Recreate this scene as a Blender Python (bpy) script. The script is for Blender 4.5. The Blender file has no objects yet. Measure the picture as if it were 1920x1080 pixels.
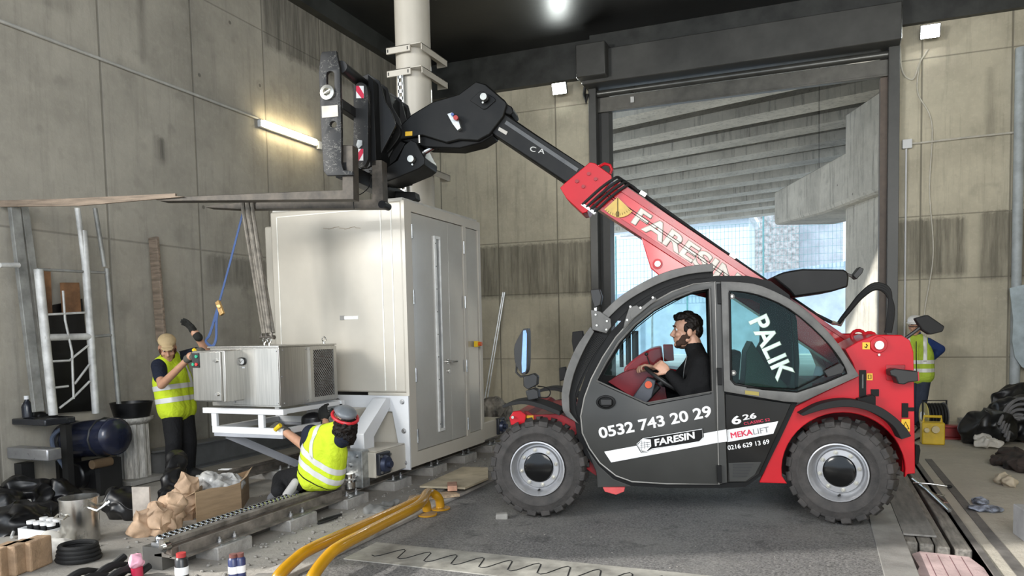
import bpy, bmesh, math, random
from mathutils import Vector, Matrix, noise
random.seed(7)
SC = bpy.context.scene
COL = SC.collection
V = Vector
# ---------------------------------------------------------------- camera
CAM_H = 1.55
FPX, PPX, PPY = 1368.0, 1016.0, 697.0
YAW, PITCH, ROLL = .363, -.0577, .019
_F = V((-math.sin(YAW)*math.cos(PITCH), math.cos(YAW)*math.cos(PITCH), math.sin(PITCH)))
_R0 = V((math.cos(YAW), math.sin(YAW), 0)); _U0 = _R0.cross(_F)
_R = math.cos(ROLL)*_R0 - math.sin(ROLL)*_U0
_U = math.sin(ROLL)*_R0 + math.cos(ROLL)*_U0
_C = V((0, 0, CAM_H))
cd = bpy.data.cameras.new('camera'); cam = bpy.data.objects.new('camera', cd); COL.objects.link(cam)
cam.matrix_world = Matrix(((_R.x, _U.x, -_F.x, 0), (_R.y, _U.y, -_F.y, 0), (_R.z, _U.z, -_F.z, CAM_H), (0, 0, 0, 1)))
cd.sensor_fit = 'HORIZONTAL'; cd.sensor_width = 36; cd.lens = FPX*36/1920
cd.shift_x = (960-PPX)/1920; cd.shift_y = (PPY-540)/1920
cd.clip_start = .05; cd.clip_end = 300
SC.camera = cam
# ---------------------------------------------------------------- view, world, lights
SC.view_settings.view_transform = 'Standard'; SC.view_settings.look = 'None'
SC.view_settings.gamma = 1; SC.view_settings.use_curve_mapping = False
SC.view_settings.exposure = 0.4
w = bpy.data.worlds.new('world'); SC.world = w; w.use_nodes = True
nt = w.node_tree; bg = nt.nodes['Background']
bg.inputs['Color'].default_value = (.74, .86, 1, 1); bg.inputs['Strength'].default_value = 1.7

def area(name, loc, target, sx, sy, power, col):
    l = bpy.data.lights.new(name, 'AREA'); l.shape = 'RECTANGLE'; l.size = sx; l.size_y = sy
    l.energy = power; l.color = col
    o = bpy.data.objects.new(name, l); COL.objects.link(o); o.location = loc
    o.rotation_euler = (V(target)-V(loc)).to_track_quat('-Z', 'Y').to_euler()
    return o
# daylight from the big entrance the photographer stands in (behind the camera)
area('entrance_daylight', (-9.0, -3.6, 4.6), (-3.6, 7, 1.2), 3.2, 2.6, 680, (1, .965, .90))
area('entrance_daylight_right', (2.4, -3.5, 4.4), (-3.0, 9, 2.2), 4.0, 3.5, 400, (1, .96, .90))
sl = bpy.data.lights.new('sun', 'SUN'); sl.energy = 4.6; sl.angle = .02; sl.color = (1, .97, .92)
so = bpy.data.objects.new('sun', sl); COL.objects.link(so); so.location = (0, -10, 30)
so.rotation_euler = V((.85, .36, -.46)).to_track_quat('-Z', 'Y').to_euler()

# ---------------------------------------------------------------- picture measuring
def _ray(x, y): return _F + _R*((x-PPX)/FPX) - _U*((y-PPY)/FPX)
def G(x, y, z=0.0):
    d = _ray(x, y); return _C + d*((z-CAM_H)/d.z)
def WY(x, y, Y):
    d = _ray(x, y); return _C + d*(Y/d.y)
def WX(x, y, X):
    d = _ray(x, y); return _C + d*(X/d.x)
TO = V((-.96, 5.73, 0)); TA = V((.9817, .1913, 0)); TB = V((-.1913, .9817, 0))
def T(x, y, b):
    """machine frame: (a along the telehandler, c up) on its length plane b"""
    d = _ray(x, y); p = _C + d*(((TO+TB*b)-_C).dot(TB)/d.dot(TB)) - TO
    return (p.dot(TA), p.z)
def TP(x, y, b):
    a, c = T(x, y, b); return V((a, b, c))

# ---------------------------------------------------------------- materials
MATS = {}
def _n(nt, t, **k):
    n = nt.nodes.new(t)
    for a, b in k.items(): setattr(n, a, b)
    return n
def _m(nt, op, a, b=None, c=None, clamp=False):
    n = nt.nodes.new('ShaderNodeMath'); n.operation = op; n.use_clamp = clamp
    for i, v in enumerate((a, b, c)):
        if v is None: continue
        if isinstance(v, (int, float)): n.inputs[i].default_value = v
        else: nt.links.new(v, n.inputs[i])
    return n.outputs[0]
def _mix(nt, f, a, b):
    n = nt.nodes.new('ShaderNodeMix'); n.data_type = 'RGBA'
    for s, v in ((n.inputs[0], f), (n.inputs[6], a), (n.inputs[7], b)):
        if isinstance(v, (int, float)): s.default_value = v
        elif isinstance(v, tuple): s.default_value = (*v[:3], 1)
        else: nt.links.new(v, s)
    return n.outputs[2]
def _noise(nt, vec, scale, detail=4, rough=.55, sc=None):
    if sc:
        mp = _n(nt, 'ShaderNodeMapping'); nt.links.new(vec, mp.inputs[0]); mp.inputs['Scale'].default_value = sc; vec = mp.outputs[0]
    n = _n(nt, 'ShaderNodeTexNoise'); n.inputs['Scale'].default_value = scale; n.inputs['Detail'].default_value = detail
    n.inputs['Roughness'].default_value = rough; nt.links.new(vec, n.inputs['Vector']); return n.outputs['Fac']
def _ramp(nt, f, a, b):
    n = _n(nt, 'ShaderNodeMapRange'); nt.links.new(f, n.inputs[0]); n.inputs[1].default_value = a; n.inputs[2].default_value = b
    n.clamp = True; return n.outputs[0]
def newmat(name):
    m = bpy.data.materials.new(name); m.use_nodes = True; nt = m.node_tree
    MATS[name] = m
    tc = _n(nt, 'ShaderNodeTexCoord')
    return m, nt, nt.nodes['Principled BSDF'], tc.outputs['Object']
def mat(name, col=(), rough=.5, metal=0.0, var=.12, scale=6.0, bump=0.0, bscale=60.0, spec=.5, coat=0.0, sc=None, col2=None):
    if name in MATS: return MATS[name]
    m, nt, p, oc = newmat(name)
    f = _noise(nt, oc, scale, 5, .6, sc)
    c2 = col2 or tuple(max(0, x*(1-var*2.2)) for x in col)
    c1 = tuple(min(1, x*(1+var*.8)) for x in col)
    nt.links.new(_mix(nt, _ramp(nt, f, .3, .7), c2, c1), p.inputs['Base Color'])
    r = _ramp(nt, f, .2, .8)
    nt.links.new(_m(nt, 'MULTIPLY_ADD', r, .12, max(.02, rough-.06)), p.inputs['Roughness'])
    p.inputs['Metallic'].default_value = metal; p.inputs['Specular IOR Level'].default_value = spec
    p.inputs['Coat Weight'].default_value = coat; p.inputs['Coat Roughness'].default_value = .08
    if bump:
        b = _n(nt, 'ShaderNodeBump'); b.inputs['Strength'].default_value = bump; b.inputs['Distance'].default_value = .02
        nt.links.new(_noise(nt, oc, bscale, 6, .65), b.inputs['Height']); nt.links.new(b.outputs[0], p.inputs['Normal'])
    return m
def emit(name, col, s):
    if name in MATS: return MATS[name]
    m, nt, p, oc = newmat(name)
    p.inputs['Base Color'].default_value = (*col, 1); p.inputs['Emission Color'].default_value = (*col, 1)
    p.inputs['Emission Strength'].default_value = s; return m
def glass(name, tint, refl=.12, rough=.01):
    if name in MATS: return MATS[name]
    m, nt, p, oc = newmat(name)
    t = _n(nt, 'ShaderNodeBsdfTransparent'); t.inputs[0].default_value = (*tint, 1)
    g = _n(nt, 'ShaderNodeBsdfGlossy'); g.inputs['Roughness'].default_value = rough
    lw = _n(nt, 'ShaderNodeLayerWeight'); lw.inputs[0].default_value = .35
    mx = _n(nt, 'ShaderNodeMixShader')
    nt.links.new(_m(nt, 'MULTIPLY', lw.outputs['Fresnel'], refl, clamp=True), mx.inputs[0])
    nt.links.new(t.outputs[0], mx.inputs[1]); nt.links.new(g.outputs[0], mx.inputs[2])
    nt.links.new(mx.outputs[0], nt.nodes['Material Output'].inputs[0]); return m

# ---------------------------------------------------------------- mesh helpers
def frame_between(p0, p1):
    z = (V(p1)-V(p0)); L = z.length; z.normalize()
    x = z.orthogonal().normalized(); y = z.cross(x)
    return Matrix(((x.x, y.x, z.x, p0[0]), (x.y, y.y, z.y, p0[1]), (x.z, y.z, z.z, p0[2]), (0, 0, 0, 1))), L
def root_matrix(o):
    while o.parent: o = o.parent
    return o.matrix_basis
class MB:
    def __init__(s): s.bm = bmesh.new()
    def bx(s, x0, x1, y0, y1, z0, z1, M=None):
        r = bmesh.ops.create_cube(s.bm, size=1.0)['verts']
        for v in r:
            v.co = V(((x0+x1)/2+v.co.x*(x1-x0), (y0+y1)/2+v.co.y*(y1-y0), (z0+z1)/2+v.co.z*(z1-z0)))
            if M: v.co = M @ v.co
        return s
    def box(s, c, d, rz=0, M=None):
        m = Matrix.Translation(c) @ (M.to_4x4() if M else Matrix.Rotation(rz, 4, 'Z'))
        return s.bx(-d[0]/2, d[0]/2, -d[1]/2, d[1]/2, -d[2]/2, d[2]/2, m)
    def beam(s, p0, p1, w, h, up=(0, 0, 1)):
        p0, p1 = V(p0), V(p1); z = p1-p0; L = z.length; z.normalize()
        x = V(up).cross(z)
        if x.length < 1e-4: x = V((1, 0, 0))
        x.normalize(); y = z.cross(x)
        M = Matrix(((x.x, y.x, z.x, p0.x), (x.y, y.y, z.y, p0.y), (x.z, y.z, z.z, p0.z), (0, 0, 0, 1)))
        return s.bx(-w/2, w/2, -h/2, h/2, 0, L, M)
    def cone(s, p0, p1, r0, r1=None, seg=16, cap=True):
        r1 = r0 if r1 is None else r1
        M, L = frame_between(p0, p1)
        a = [s.bm.verts.new(M @ V((r0*math.cos(t*2*math.pi/seg), r0*math.sin(t*2*math.pi/seg), 0))) for t in range(seg)]
        b = [s.bm.verts.new(M @ V((r1*math.cos(t*2*math.pi/seg), r1*math.sin(t*2*math.pi/seg), L))) for t in range(seg)]
        for i in range(seg): s.bm.faces.new((a[i], a[(i+1) % seg], b[(i+1) % seg], b[i]))
        if cap: s.bm.faces.new(a[::-1]); s.bm.faces.new(b)
        return s
    def tube(s, pts, r, seg=8, closed=False):
        pts = [V(p) for p in pts]; n = len(pts); rings = []; x = None
        for i, p in enumerate(pts):
            a = pts[i-1] if (i > 0 or closed) else p; b = pts[(i+1) % n] if (i < n-1 or closed) else p
            t = (b-a).normalized()
            x = t.orthogonal().normalized() if x is None else (x-t*x.dot(t)).normalized()
            y = t.cross(x); rr = r[i] if isinstance(r, (list, tuple)) else r
            rings.append([s.bm.verts.new(p+(x*math.cos(k*2*math.pi/seg)+y*math.sin(k*2*math.pi/seg))*rr) for k in range(seg)])
        for i in range(n if closed else n-1):
            A, B = rings[i], rings[(i+1) % n]
            for k in range(seg): s.bm.faces.new((A[k], A[(k+1) % seg], B[(k+1) % seg], B[k]))
        if not closed: s.bm.faces.new(rings[0][::-1]); s.bm.faces.new(rings[-1])
        return s
    def lathe(s, prof, M, seg=32, closed=False, cap0=True):
        """profile (r, h) turned about local z of M"""
        rings = [[s.bm.verts.new(M @ V((r*math.cos(k*2*math.pi/seg), r*math.sin(k*2*math.pi/seg), h))) for k in range(seg)] for r, h in prof]
        m = len(rings)
        for i in range(m if closed else m-1):
            A, B = rings[i], rings[(i+1) % m]
            for k in range(seg): s.bm.faces.new((A[k], A[(k+1) % seg], B[(k+1) % seg], B[k]))
        if not closed:
            if cap0 and prof[0][0] > 1e-5: s.bm.faces.new(rings[0][::-1])
            if prof[-1][0] > 1e-5: s.bm.faces.new(rings[-1])
        return s
    def ell(s, c, rad, M=None, u=16, v=10):
        rad = (rad,)*3 if isinstance(rad, (int, float)) else rad
        m = Matrix.Translation(c) @ (M.to_4x4() if M else Matrix.Identity(4)) @ Matrix.Diagonal((*rad, 1))
        bmesh.ops.create_uvsphere(s.bm, u_segments=u, v_segments=v, radius=1, matrix=m); return s
    def prism(s, pts, lo, hi, f):
        """closed 2D outline extruded; f(u, v, w) gives the point"""
        a = [s.bm.verts.new(f(u, v, lo)) for u, v in pts]; b = [s.bm.verts.new(f(u, v, hi)) for u, v in pts]
        n = len(pts)
        for i in range(n): s.bm.faces.new((a[i], a[(i+1) % n], b[(i+1) % n], b[i]))
        fa = s.bm.faces.new(a[::-1]); fb = s.bm.faces.new(b)
        fa.normal_update(); fb.normal_update()
        bmesh.ops.triangulate(s.bm, faces=[fa, fb]); return s
    def loft(s, loops, cap=True):
        L = [[s.bm.verts.new(p) for p in lp] for lp in loops]; n = len(L[0])
        for A, B in zip(L, L[1:]):
            for k in range(n): s.bm.faces.new((A[k], A[(k+1) % n], B[(k+1) % n], B[k]))
        if cap: s.bm.faces.new(L[0][::-1]); s.bm.faces.new(L[-1])
        return s
    def rough(s, amp, sc, seed=0):
        for v in s.bm.verts: v.co += noise.noise_vector(v.co*sc+V((seed, seed*2.1, 0)))*amp
        return s
    def obj(s, name, m, parent=None, world=True, smooth=40, bevel=0, seg=2, sub=0, **tags):
        bmesh.ops.recalc_face_normals(s.bm, faces=s.bm.faces)
        if parent is not None and world: s.bm.transform(root_matrix(parent).inverted())
        me = bpy.data.meshes.new(name); s.bm.to_mesh(me); s.bm.free()
        return link(name, me, m, parent, smooth, bevel, seg, sub, **tags)
def cluster(mb):
    """connected pieces of a bmesh, touching pieces kept together"""
    bm = mb.bm; seen = set(); isl = []
    for v in bm.verts:
        if v in seen: continue
        st = [v]; seen.add(v); g = []
        while st:
            q = st.pop(); g.append(q)
            for e in q.link_edges:
                o = e.other_vert(q)
                if o not in seen: seen.add(o); st.append(o)
        isl.append(g)
    bb = [[V([min(v.co[i] for v in g) for i in range(3)]), V([max(v.co[i] for v in g) for i in range(3)])] for g in isl]
    par = list(range(len(isl)))
    def fd(i):
        while par[i] != i: i = par[i]
        return i
    for i in range(len(isl)):
        for j in range(i):
            if all(bb[i][0][k]-.002 <= bb[j][1][k] and bb[j][0][k]-.002 <= bb[i][1][k] for k in range(3)): par[fd(i)] = fd(j)
    out = {}
    for i, g in enumerate(isl): out.setdefault(fd(i), []).extend(g)
    return list(out.values())
def pieces(mb, name, m, parent, **k):
    """one part object for every separate piece"""
    res = []
    for g in cluster(mb):
        q = MB(); mp = {v: q.bm.verts.new(v.co) for v in g}
        for f in {f for v in g for f in v.link_faces}: q.bm.faces.new([mp[v] for v in f.verts])
        res.append(q.obj(name, m, parent, **k))
    mb.bm.free(); return res
def link(name, me, m, parent=None, smooth=40, bevel=0, seg=2, sub=0, **tags):
    if smooth:
        me.shade_smooth(); me.set_sharp_from_angle(angle=math.radians(smooth))
    me.materials.clear(); me.materials.append(m)
    o = bpy.data.objects.new(name, me); COL.objects.link(o)
    if parent is not None: o.parent = parent
    if bevel:
        b = o.modifiers.new('bevel', 'BEVEL'); b.width = bevel; b.segments = seg; b.limit_method = 'ANGLE'; b.angle_limit = .6
    if sub:
        b = o.modifiers.new('sub', 'SUBSURF'); b.levels = b.render_levels = sub
    for k, v in tags.items(): o[k] = v
    return o
def thing(name, label, cat, loc=(0, 0, 0), rz=0, group=None, M=None):
    o = bpy.data.objects.new(name, None); COL.objects.link(o); o.empty_display_size = .1
    o.matrix_basis = M if M else (Matrix.Translation(loc) @ Matrix.Rotation(rz, 4, 'Z'))
    o['label'] = label; o['category'] = cat
    if group: o['group'] = group
    return o
def tag(o, label, cat, group=None, kind=None):
    o['label'] = label; o['category'] = cat
    if group: o['group'] = group
    if kind: o['kind'] = kind
    return o
def dup(root, M, label=None):
    r = root.copy(); COL.objects.link(r); r.matrix_basis = M
    if label: r['label'] = label
    for ch in root.children:
        c = ch.copy(); COL.objects.link(c); c.parent = r
        for g in ch.children:
            d = g.copy(); COL.objects.link(d); d.parent = c
    return r
def evalmesh(o, name):
    dg = bpy.context.evaluated_depsgraph_get()
    me = bpy.data.meshes.new_from_object(o.evaluated_get(dg)); me.name = name
    d = o.data; bpy.data.objects.remove(o)
    return me
def plate(name, outer, holes, d0, d1, f, m, parent, bev=0.0, world=False, smooth=35, **tags):
    """flat plate with holes: 2D outlines filled and given thickness"""
    cu = bpy.data.curves.new(name, 'CURVE'); cu.dimensions = '2D'; cu.fill_mode = 'BOTH'
    cu.extrude = max((d1-d0)/2-bev, 0); cu.bevel_depth = bev; cu.bevel_resolution = 1; cu.offset = -bev
    for lp in [outer]+list(holes):
        sp = cu.splines.new('POLY'); sp.points.add(len(lp)-1); sp.use_cyclic_u = True
        for q, (u, v) in zip(sp.points, lp): q.co = (u, v, 0, 1)
    o = bpy.data.objects.new(name, cu); COL.objects.link(o)
    me = evalmesh(o, name)
    for v in me.vertices: v.co = f(v.co.x, v.co.y, (d0+d1)/2+v.co.z)
    bm = bmesh.new(); bm.from_mesh(me); bmesh.ops.remove_doubles(bm, verts=bm.verts, dist=1e-5)
    bmesh.ops.recalc_face_normals(bm, faces=bm.faces)
    if world and parent is not None: bm.transform(root_matrix(parent).inverted())
    bm.to_mesh(me); bm.free()
    return link(name, me, m, parent, smooth, **tags)
def text(s, M, m, parent, size=None, width=None, bold=.012, shear=0.0, ext=.0008, name='lettering', world=False):
    """lettering in the local xy plane of M, baseline start at its origin; fitted to the given width"""
    cu = bpy.data.curves.new(name, 'FONT'); cu.body = s; cu.size = 1; cu.shear = shear
    cu.extrude = 0 if bold else .01; cu.bevel_depth = bold; cu.bevel_resolution = 0
    o = bpy.data.objects.new(name, cu); COL.objects.link(o)
    me = evalmesh(o, name)
    xs = [v.co.x for v in me.vertices]; x0, x1 = min(xs), max(xs)
    ys = [v.co.y for v in me.vertices]; y0, h = min(ys), max(ys)
    zm = max(abs(v.co.z) for v in me.vertices) or 1
    sx = width/(x1-x0) if width else size/(h+bold)
    sy = size/(h+bold) if size else sx
    bm = bmesh.new(); bm.from_mesh(me)
    for v in bm.verts: v.co = V(((v.co.x-x0)*sx, (v.co.y+bold)*sy, (v.co.z/zm+1)*ext*.5))
    bmesh.ops.remove_doubles(bm, verts=bm.verts, dist=1e-7)
    bmesh.ops.recalc_face_normals(bm, faces=bm.faces)
    bm.transform(M)
    if world and parent is not None: bm.transform(root_matrix(parent).inverted())
    bm.to_mesh(me); bm.free()
    return link(name, me, m, parent, 0)
def blob(name, prims, m, parent, vox=.01, sm=4, world=True, **tags):
    """one continuous skin grown over tapered limbs ('c', p0, p1, r0, r1) and ellipsoids ('e', c, radii, rot)"""
    b = MB()
    for q in prims:
        if q[0] == 'c':
            _, p0, p1, r0, r1 = q
            b.ell(p0, r0, None, 14, 8); b.ell(p1, r1, None, 14, 8)
            if (V(p0)-V(p1)).length > 1e-4: b.cone(p0, p1, r0, r1, 14)
        elif q[0] == 'e': b.ell(q[1], q[2], q[3] if len(q) > 3 else None, 20, 12)
        elif q[0] == 'l': b.loft(q[1])
    bmesh.ops.recalc_face_normals(b.bm, faces=b.bm.faces)
    me = bpy.data.meshes.new(name); b.bm.to_mesh(me); b.bm.free()
    o = bpy.data.objects.new(name, me); COL.objects.link(o)
    r = o.modifiers.new('r', 'REMESH'); r.mode = 'VOXEL'; r.voxel_size = vox
    if sm:
        s = o.modifiers.new('s', 'SMOOTH'); s.factor = .5; s.iterations = sm
    me2 = evalmesh(o, name)
    if world and parent is not None: me2.transform(root_matrix(parent).inverted())
    return link(name, me2, m, parent, 0 if False else 80, **tags)
def lerp(a, b, t): return a+(b-a)*t
def spline(pts, n=6):
    """Catmull-Rom through the points"""
    P = [V(p) for p in pts]; out = []
    for i in range(len(P)-1):
        a = P[max(i-1, 0)]; b = P[i]; c = P[i+1]; d = P[min(i+2, len(P)-1)]
        for k in range(n):
            t = k/n
            out.append(.5*((2*b)+(c-a)*t+(2*a-5*b+4*c-d)*t*t+(3*b-a-3*c+d)*t**3))
    out.append(P[-1]); return out
def sp2(pts, n=5): return [(p.x, p.y) for p in spline([V((x, y, 0)) for x, y in pts], n)]
# ================================================================ SETTING
def concrete(name, base, axis, u0, du, zs, bands=(), rough=.75, streak=.5, dark=.45, joint=.72):
    m, nt, p, oc = newmat(name)
    sp = _n(nt, 'ShaderNodeSeparateXYZ'); nt.links.new(oc, sp.inputs[0])
    u = sp.outputs[axis]; z = sp.outputs[2]
    big = _noise(nt, oc, .9, 6, .62)
    fine = _noise(nt, oc, 14, 6, .7)
    ss = [5, 5, 5]; ss[2] = .35
    st = _noise(nt, oc, 2.2, 5, .7, tuple(ss))
    mid = _noise(nt, oc, 3.5, 5, .6)
    c = _mix(nt, _ramp(nt, big, .3, .72), tuple(x*.70 for x in base), tuple(min(1, x*1.15) for x in base))
    c = _mix(nt, _m(nt, 'MULTIPLY', _ramp(nt, st, .52, .75), streak), c, tuple(x*dark for x in base))
    c = _mix(nt, _m(nt, 'MULTIPLY', _ramp(nt, fine, .5, .8), .35), c, tuple(min(1, x*1.3) for x in base))
    c = _mix(nt, _m(nt, 'MULTIPLY', _ramp(nt, mid, .58, .70), .55), c, tuple(x*.6 for x in base))
    # old damp bands left by the pours (x from, x to, z from, z to)
    for (a, b, z0, z1, k) in bands:
        w = _m(nt, 'MULTIPLY_ADD', fine, .16, z)
        mk = _m(nt, 'MULTIPLY', _ramp(nt, w, z0, z0+.1), _m(nt, 'SUBTRACT', 1.0, _ramp(nt, w, z1, z1+.06)))
        mk = _m(nt, 'MULTIPLY', mk, _m(nt, 'MULTIPLY', _ramp(nt, u, a, a+.1), _m(nt, 'SUBTRACT', 1.0, _ramp(nt, u, b-.1, b))))
        mk = _m(nt, 'MULTIPLY', mk, _m(nt, 'MULTIPLY_ADD', _ramp(nt, st, .35, .65), .55, .45))
        c = _mix(nt, _m(nt, 'MULTIPLY', mk, k), c, tuple(x*.3 for x in base))
    # formwork joints
    ph = _m(nt, 'FRACT', _m(nt, 'DIVIDE', _m(nt, 'SUBTRACT', u, u0), du))
    d = _m(nt, 'MULTIPLY', _m(nt, 'MINIMUM', ph, _m(nt, 'SUBTRACT', 1.0, ph)), du)
    j = _m(nt, 'SUBTRACT', 1.0, _ramp(nt, d, .006, .018))
    for zz in zs:
        dz = _m(nt, 'ABSOLUTE', _m(nt, 'SUBTRACT', z, zz))
        j = _m(nt, 'MAXIMUM', j, _m(nt, 'MULTIPLY', _m(nt, 'SUBTRACT', 1.0, _ramp(nt, dz, .004, .014)), .8))
    c = _mix(nt, _m(nt, 'MULTIPLY', j, joint), c, tuple(x*.22 for x in base))
    # tie holes and blow holes
    vo = _n(nt, 'ShaderNodeTexVoronoi'); vo.inputs['Scale'].default_value = 1.7; vo.inputs['Randomness'].default_value = .8
    nt.links.new(oc, vo.inputs['Vector'])
    hole = _m(nt, 'SUBTRACT', 1.0, _ramp(nt, vo.outputs['Distance'], .03, .05))
    c = _mix(nt, _m(nt, 'MULTIPLY', hole, .75), c, tuple(x*.25 for x in base))
    ring = _m(nt, 'MULTIPLY', _ramp(nt, vo.outputs['Distance'], .04, .08), _m(nt, 'SUBTRACT', 1.0, _ramp(nt, vo.outputs['Distance'], .09, .16)))
    c = _mix(nt, _m(nt, 'MULTIPLY', _m(nt, 'MULTIPLY', ring, _ramp(nt, big, .5, .6)), .4), c, tuple(x*.55 for x in base))
    nt.links.new(c, p.inputs['Base Color']); p.inputs['Roughness'].default_value = rough
    p.inputs['Specular IOR Level'].default_value = .3
    b = _n(nt, 'ShaderNodeBump'); b.inputs['Strength'].default_value = .35; b.inputs['Distance'].default_value = .02
    nt.links.new(_m(nt, 'SUBTRACT', _m(nt, 'MULTIPLY_ADD', fine, .4, _m(nt, 'MULTIPLY', mid, .5)), _m(nt, 'MULTIPLY', j, .9)), b.inputs['Height'])
    nt.links.new(b.outputs[0], p.inputs['Normal'])
    return m
def struct(name, mb, m, **k):
    k.setdefault('smooth', 0); return mb.obj(name, m, kind='structure', **k)
XL, YB, ZC = -7.2, 12.85, 6.66
m_left = concrete('concrete_left', (.415, .385, .325), 1, 7.07, 1.255, (5.75, 2.62), ((7.1, 8.3, 2.22, 2.62, .7), (8.3, 12.9, 5.6, 6.7, .95), (6.28, 6.45, 4.7, 5.7, .9), (6.42, 6.66, 3.62, 3.92, .95), (4.7, 5.6, 4.9, 5.1, .3)), streak=.4, joint=.5)
m_back = concrete('concrete_back', (.55, .505, .39), 0, -5.72, 1.2, (5.6, 3.2, 2.22, 1.0), ((-8, -3.6, 2.2, 3.2, 1.0), (1.1, 2.15, 2.3, 3.2, 1.0), (2.25, 2.95, 2.2, 3.25, .95), (2.3, 2.5, 4.3, 5.4, .6)))
m_right = concrete('concrete_right', (.55, .50, .37), 1, 0, 1.25, (3.2,))
struct('wall_left', MB().bx(XL-.4, XL, 2.2, YB+.4, -.3, 7.0), m_left)
DX0, DX1, DZ = -3.86, 1.16, 5.82
wb = MB(); wb.bx(XL, DX0, YB, YB+.45, -.3, 7); wb.bx(DX1, 3.6, YB, YB+.45, -.3, 7); wb.bx(DX0, DX1, YB, YB+.45, DZ, 7)
struct('wall_back', wb, m_back)
struct('wall_right', MB().bx(3.6, 4.0, 2.0, YB+.45, -.3, 7), m_right)
m_ceil = mat('ceiling_black', (.012, .012, .011), .36, 0, .5, .8, .12, 3, spec=.55)
m_band = mat('painted_band', (.035, .037, .034), .45, 0, .3, 3)
cl = MB(); cl.bx(XL-.4, 4.0, -1.5, YB+.45, ZC, ZC+.3)
struct('ceiling', cl, m_ceil)
struct('trim_1', MB().bx(XL, XL+.16, -1.5, YB, 6.38, ZC), m_band)          # dark edge beam on the left wall
struct('trim_2', MB().bx(XL+.16, DX0+.1, YB-.14, YB, 6.02, ZC), m_band)
struct('trim_12', MB().bx(DX0+.1, DX1+.02, YB-.3, YB, 6.34, ZC), m_band)
struct('trim_3', MB().bx(DX1+.02, 3.6, YB-.1, YB, 6.12, ZC), m_band)
# sheet joints of the ceiling cladding
struct('trim_4', MB().bx(1.12, 1.15, 0, YB, ZC-.012, ZC), mat('band_seam', (.02, .02, .02), .5))
# --- floors
def asphalt():
    m, nt, p, oc = newmat('asphalt')
    f = _noise(nt, oc, 55, 6, .9); g = _noise(nt, oc, 1.1, 6, .6); h = _noise(nt, oc, 3.5, 6, .7); k = _noise(nt, oc, 18, 4, .7)
    c = _mix(nt, _ramp(nt, f, .42, .60), (.040, .039, .038), (.28, .27, .26))
    c = _mix(nt, _m(nt, 'MULTIPLY', _ramp(nt, k, .5, .7), .45), c, (.30, .29, .275))
    c = _mix(nt, _m(nt, 'MULTIPLY', _ramp(nt, g, .45, .7), .55), c, (.25, .24, .22))
    c = _mix(nt, _m(nt, 'MULTIPLY', _ramp(nt, h, .57, .68), .75), c, (.04, .04, .04))
    nt.links.new(c, p.inputs['Base Color']); nt.links.new(_m(nt, 'MULTIPLY_ADD', g, -.35, .8), p.inputs['Roughness'])
    b = _n(nt, 'ShaderNodeBump'); b.inputs['Strength'].default_value = .6; b.inputs['Distance'].default_value = .01
    nt.links.new(f, b.inputs['Height']); nt.links.new(b.outputs[0], p.inputs['Normal']); return m
def dusty(name, c1, c2, c3):
    m, nt, p, oc = newmat(name)
    g = _noise(nt, oc, .9, 7, .65); f = _noise(nt, oc, 30, 6, .75); h = _noise(nt, oc, 6, 6, .65)
    c = _mix(nt, _ramp(nt, g, .3, .7), c1, c2)
    c = _mix(nt, _m(nt, 'MULTIPLY', _ramp(nt, h, .55, .75), .6), c, c3)
    c = _mix(nt, _m(nt, 'MULTIPLY', _ramp(nt, f, .55, .75), .4), c, tuple(x*.55 for x in c1))
    nt.links.new(c, p.inputs['Base Color']); p.inputs['Roughness'].default_value = .85
    b = _n(nt, 'ShaderNodeBump'); b.inputs['Strength'].default_value = .5; b.inputs['Distance'].default_value = .03
    nt.links.new(_m(nt, 'ADD', _m(nt, 'MULTIPLY', f, .4), h), b.inputs['Height']); nt.links.new(b.outputs[0], p.inputs['Normal']); return m
m_asph = asphalt()
m_dust = dusty('dusty_concrete', (.38, .355, .315), (.28, .26, .23), (.48, .45, .40))
m_slab = dusty('slab_concrete', (.48, .445, .375), (.37, .34, .285), (.57, .53, .445))
m_kerb = mat('kerb_concrete', (.42, .39, .35), .8, 0, .2, 5, .4, 40)
fb = MB()
fb.bx(XL, -3.36, -8, YB, -.3, 0)
struct('floor_dusty', fb, m_dust)
struct('floor', MB().bx(-3.14, .38, -8, 13.6, -.3, 0), m_asph)
ft = MB(); ft.bx(1.0, 4.0, -8, 13.6, -.3, 0)
struct('floor_slab', ft, m_slab)
struct('trim_5', MB().bx(-3.36, -3.14, -8, YB, -.3, .025), m_kerb, bevel=.008)      # kerb along the driveway
struct('trim_6', MB().bx(.58, 1.0, -8, 13.6, -.42, -.24), mat('trench_bed', (.12, .115, .11), .9))   # bed of the timber channel
struct('trim_7', MB().bx(.38, .58, -8, 13.6, -.3, .012), mat('edge_plate', (.33, .32, .3), .55, .35, .15, 4, .2, 50), bevel=.004)
struct('trim_8', MB().bx(1.13, 1.2, -8, 9.2, -.1, .006).bx(1.0, 1.04, -8, 9.2, -.1, .012), mat('channel_lip', (.14, .13, .12), .8, 0, .3, 4))
# expansion joint plate with a wavy cut
pl = [G(*q) for q in ((646, 1047), (722, 1019), (1200, 1080), (1100, 1100))]
y0 = 4.14; y1 = 4.53
struct('trim_9', MB().bx(-3.05, .38, 4.12, 4.52, -.02, .006), mat('joint_plate', (.40, .385, .34), .45, .25, .25, 5, .15, 30))
wv = MB()
pts = []
x = -2.9; up = True
while x < .3:
    pts += [(x, 4.24), (x+.03, 4.225), (x+.06, 4.25), (x+.12, 4.39), (x+.15, 4.42), (x+.17, 4.40)]
    x += .205
wv.tube([V((a, b, .006)) for a, b in pts], .0045, 5)
struct('trim_10', wv, mat('joint_gap', (.01, .01, .01), .8))
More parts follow.
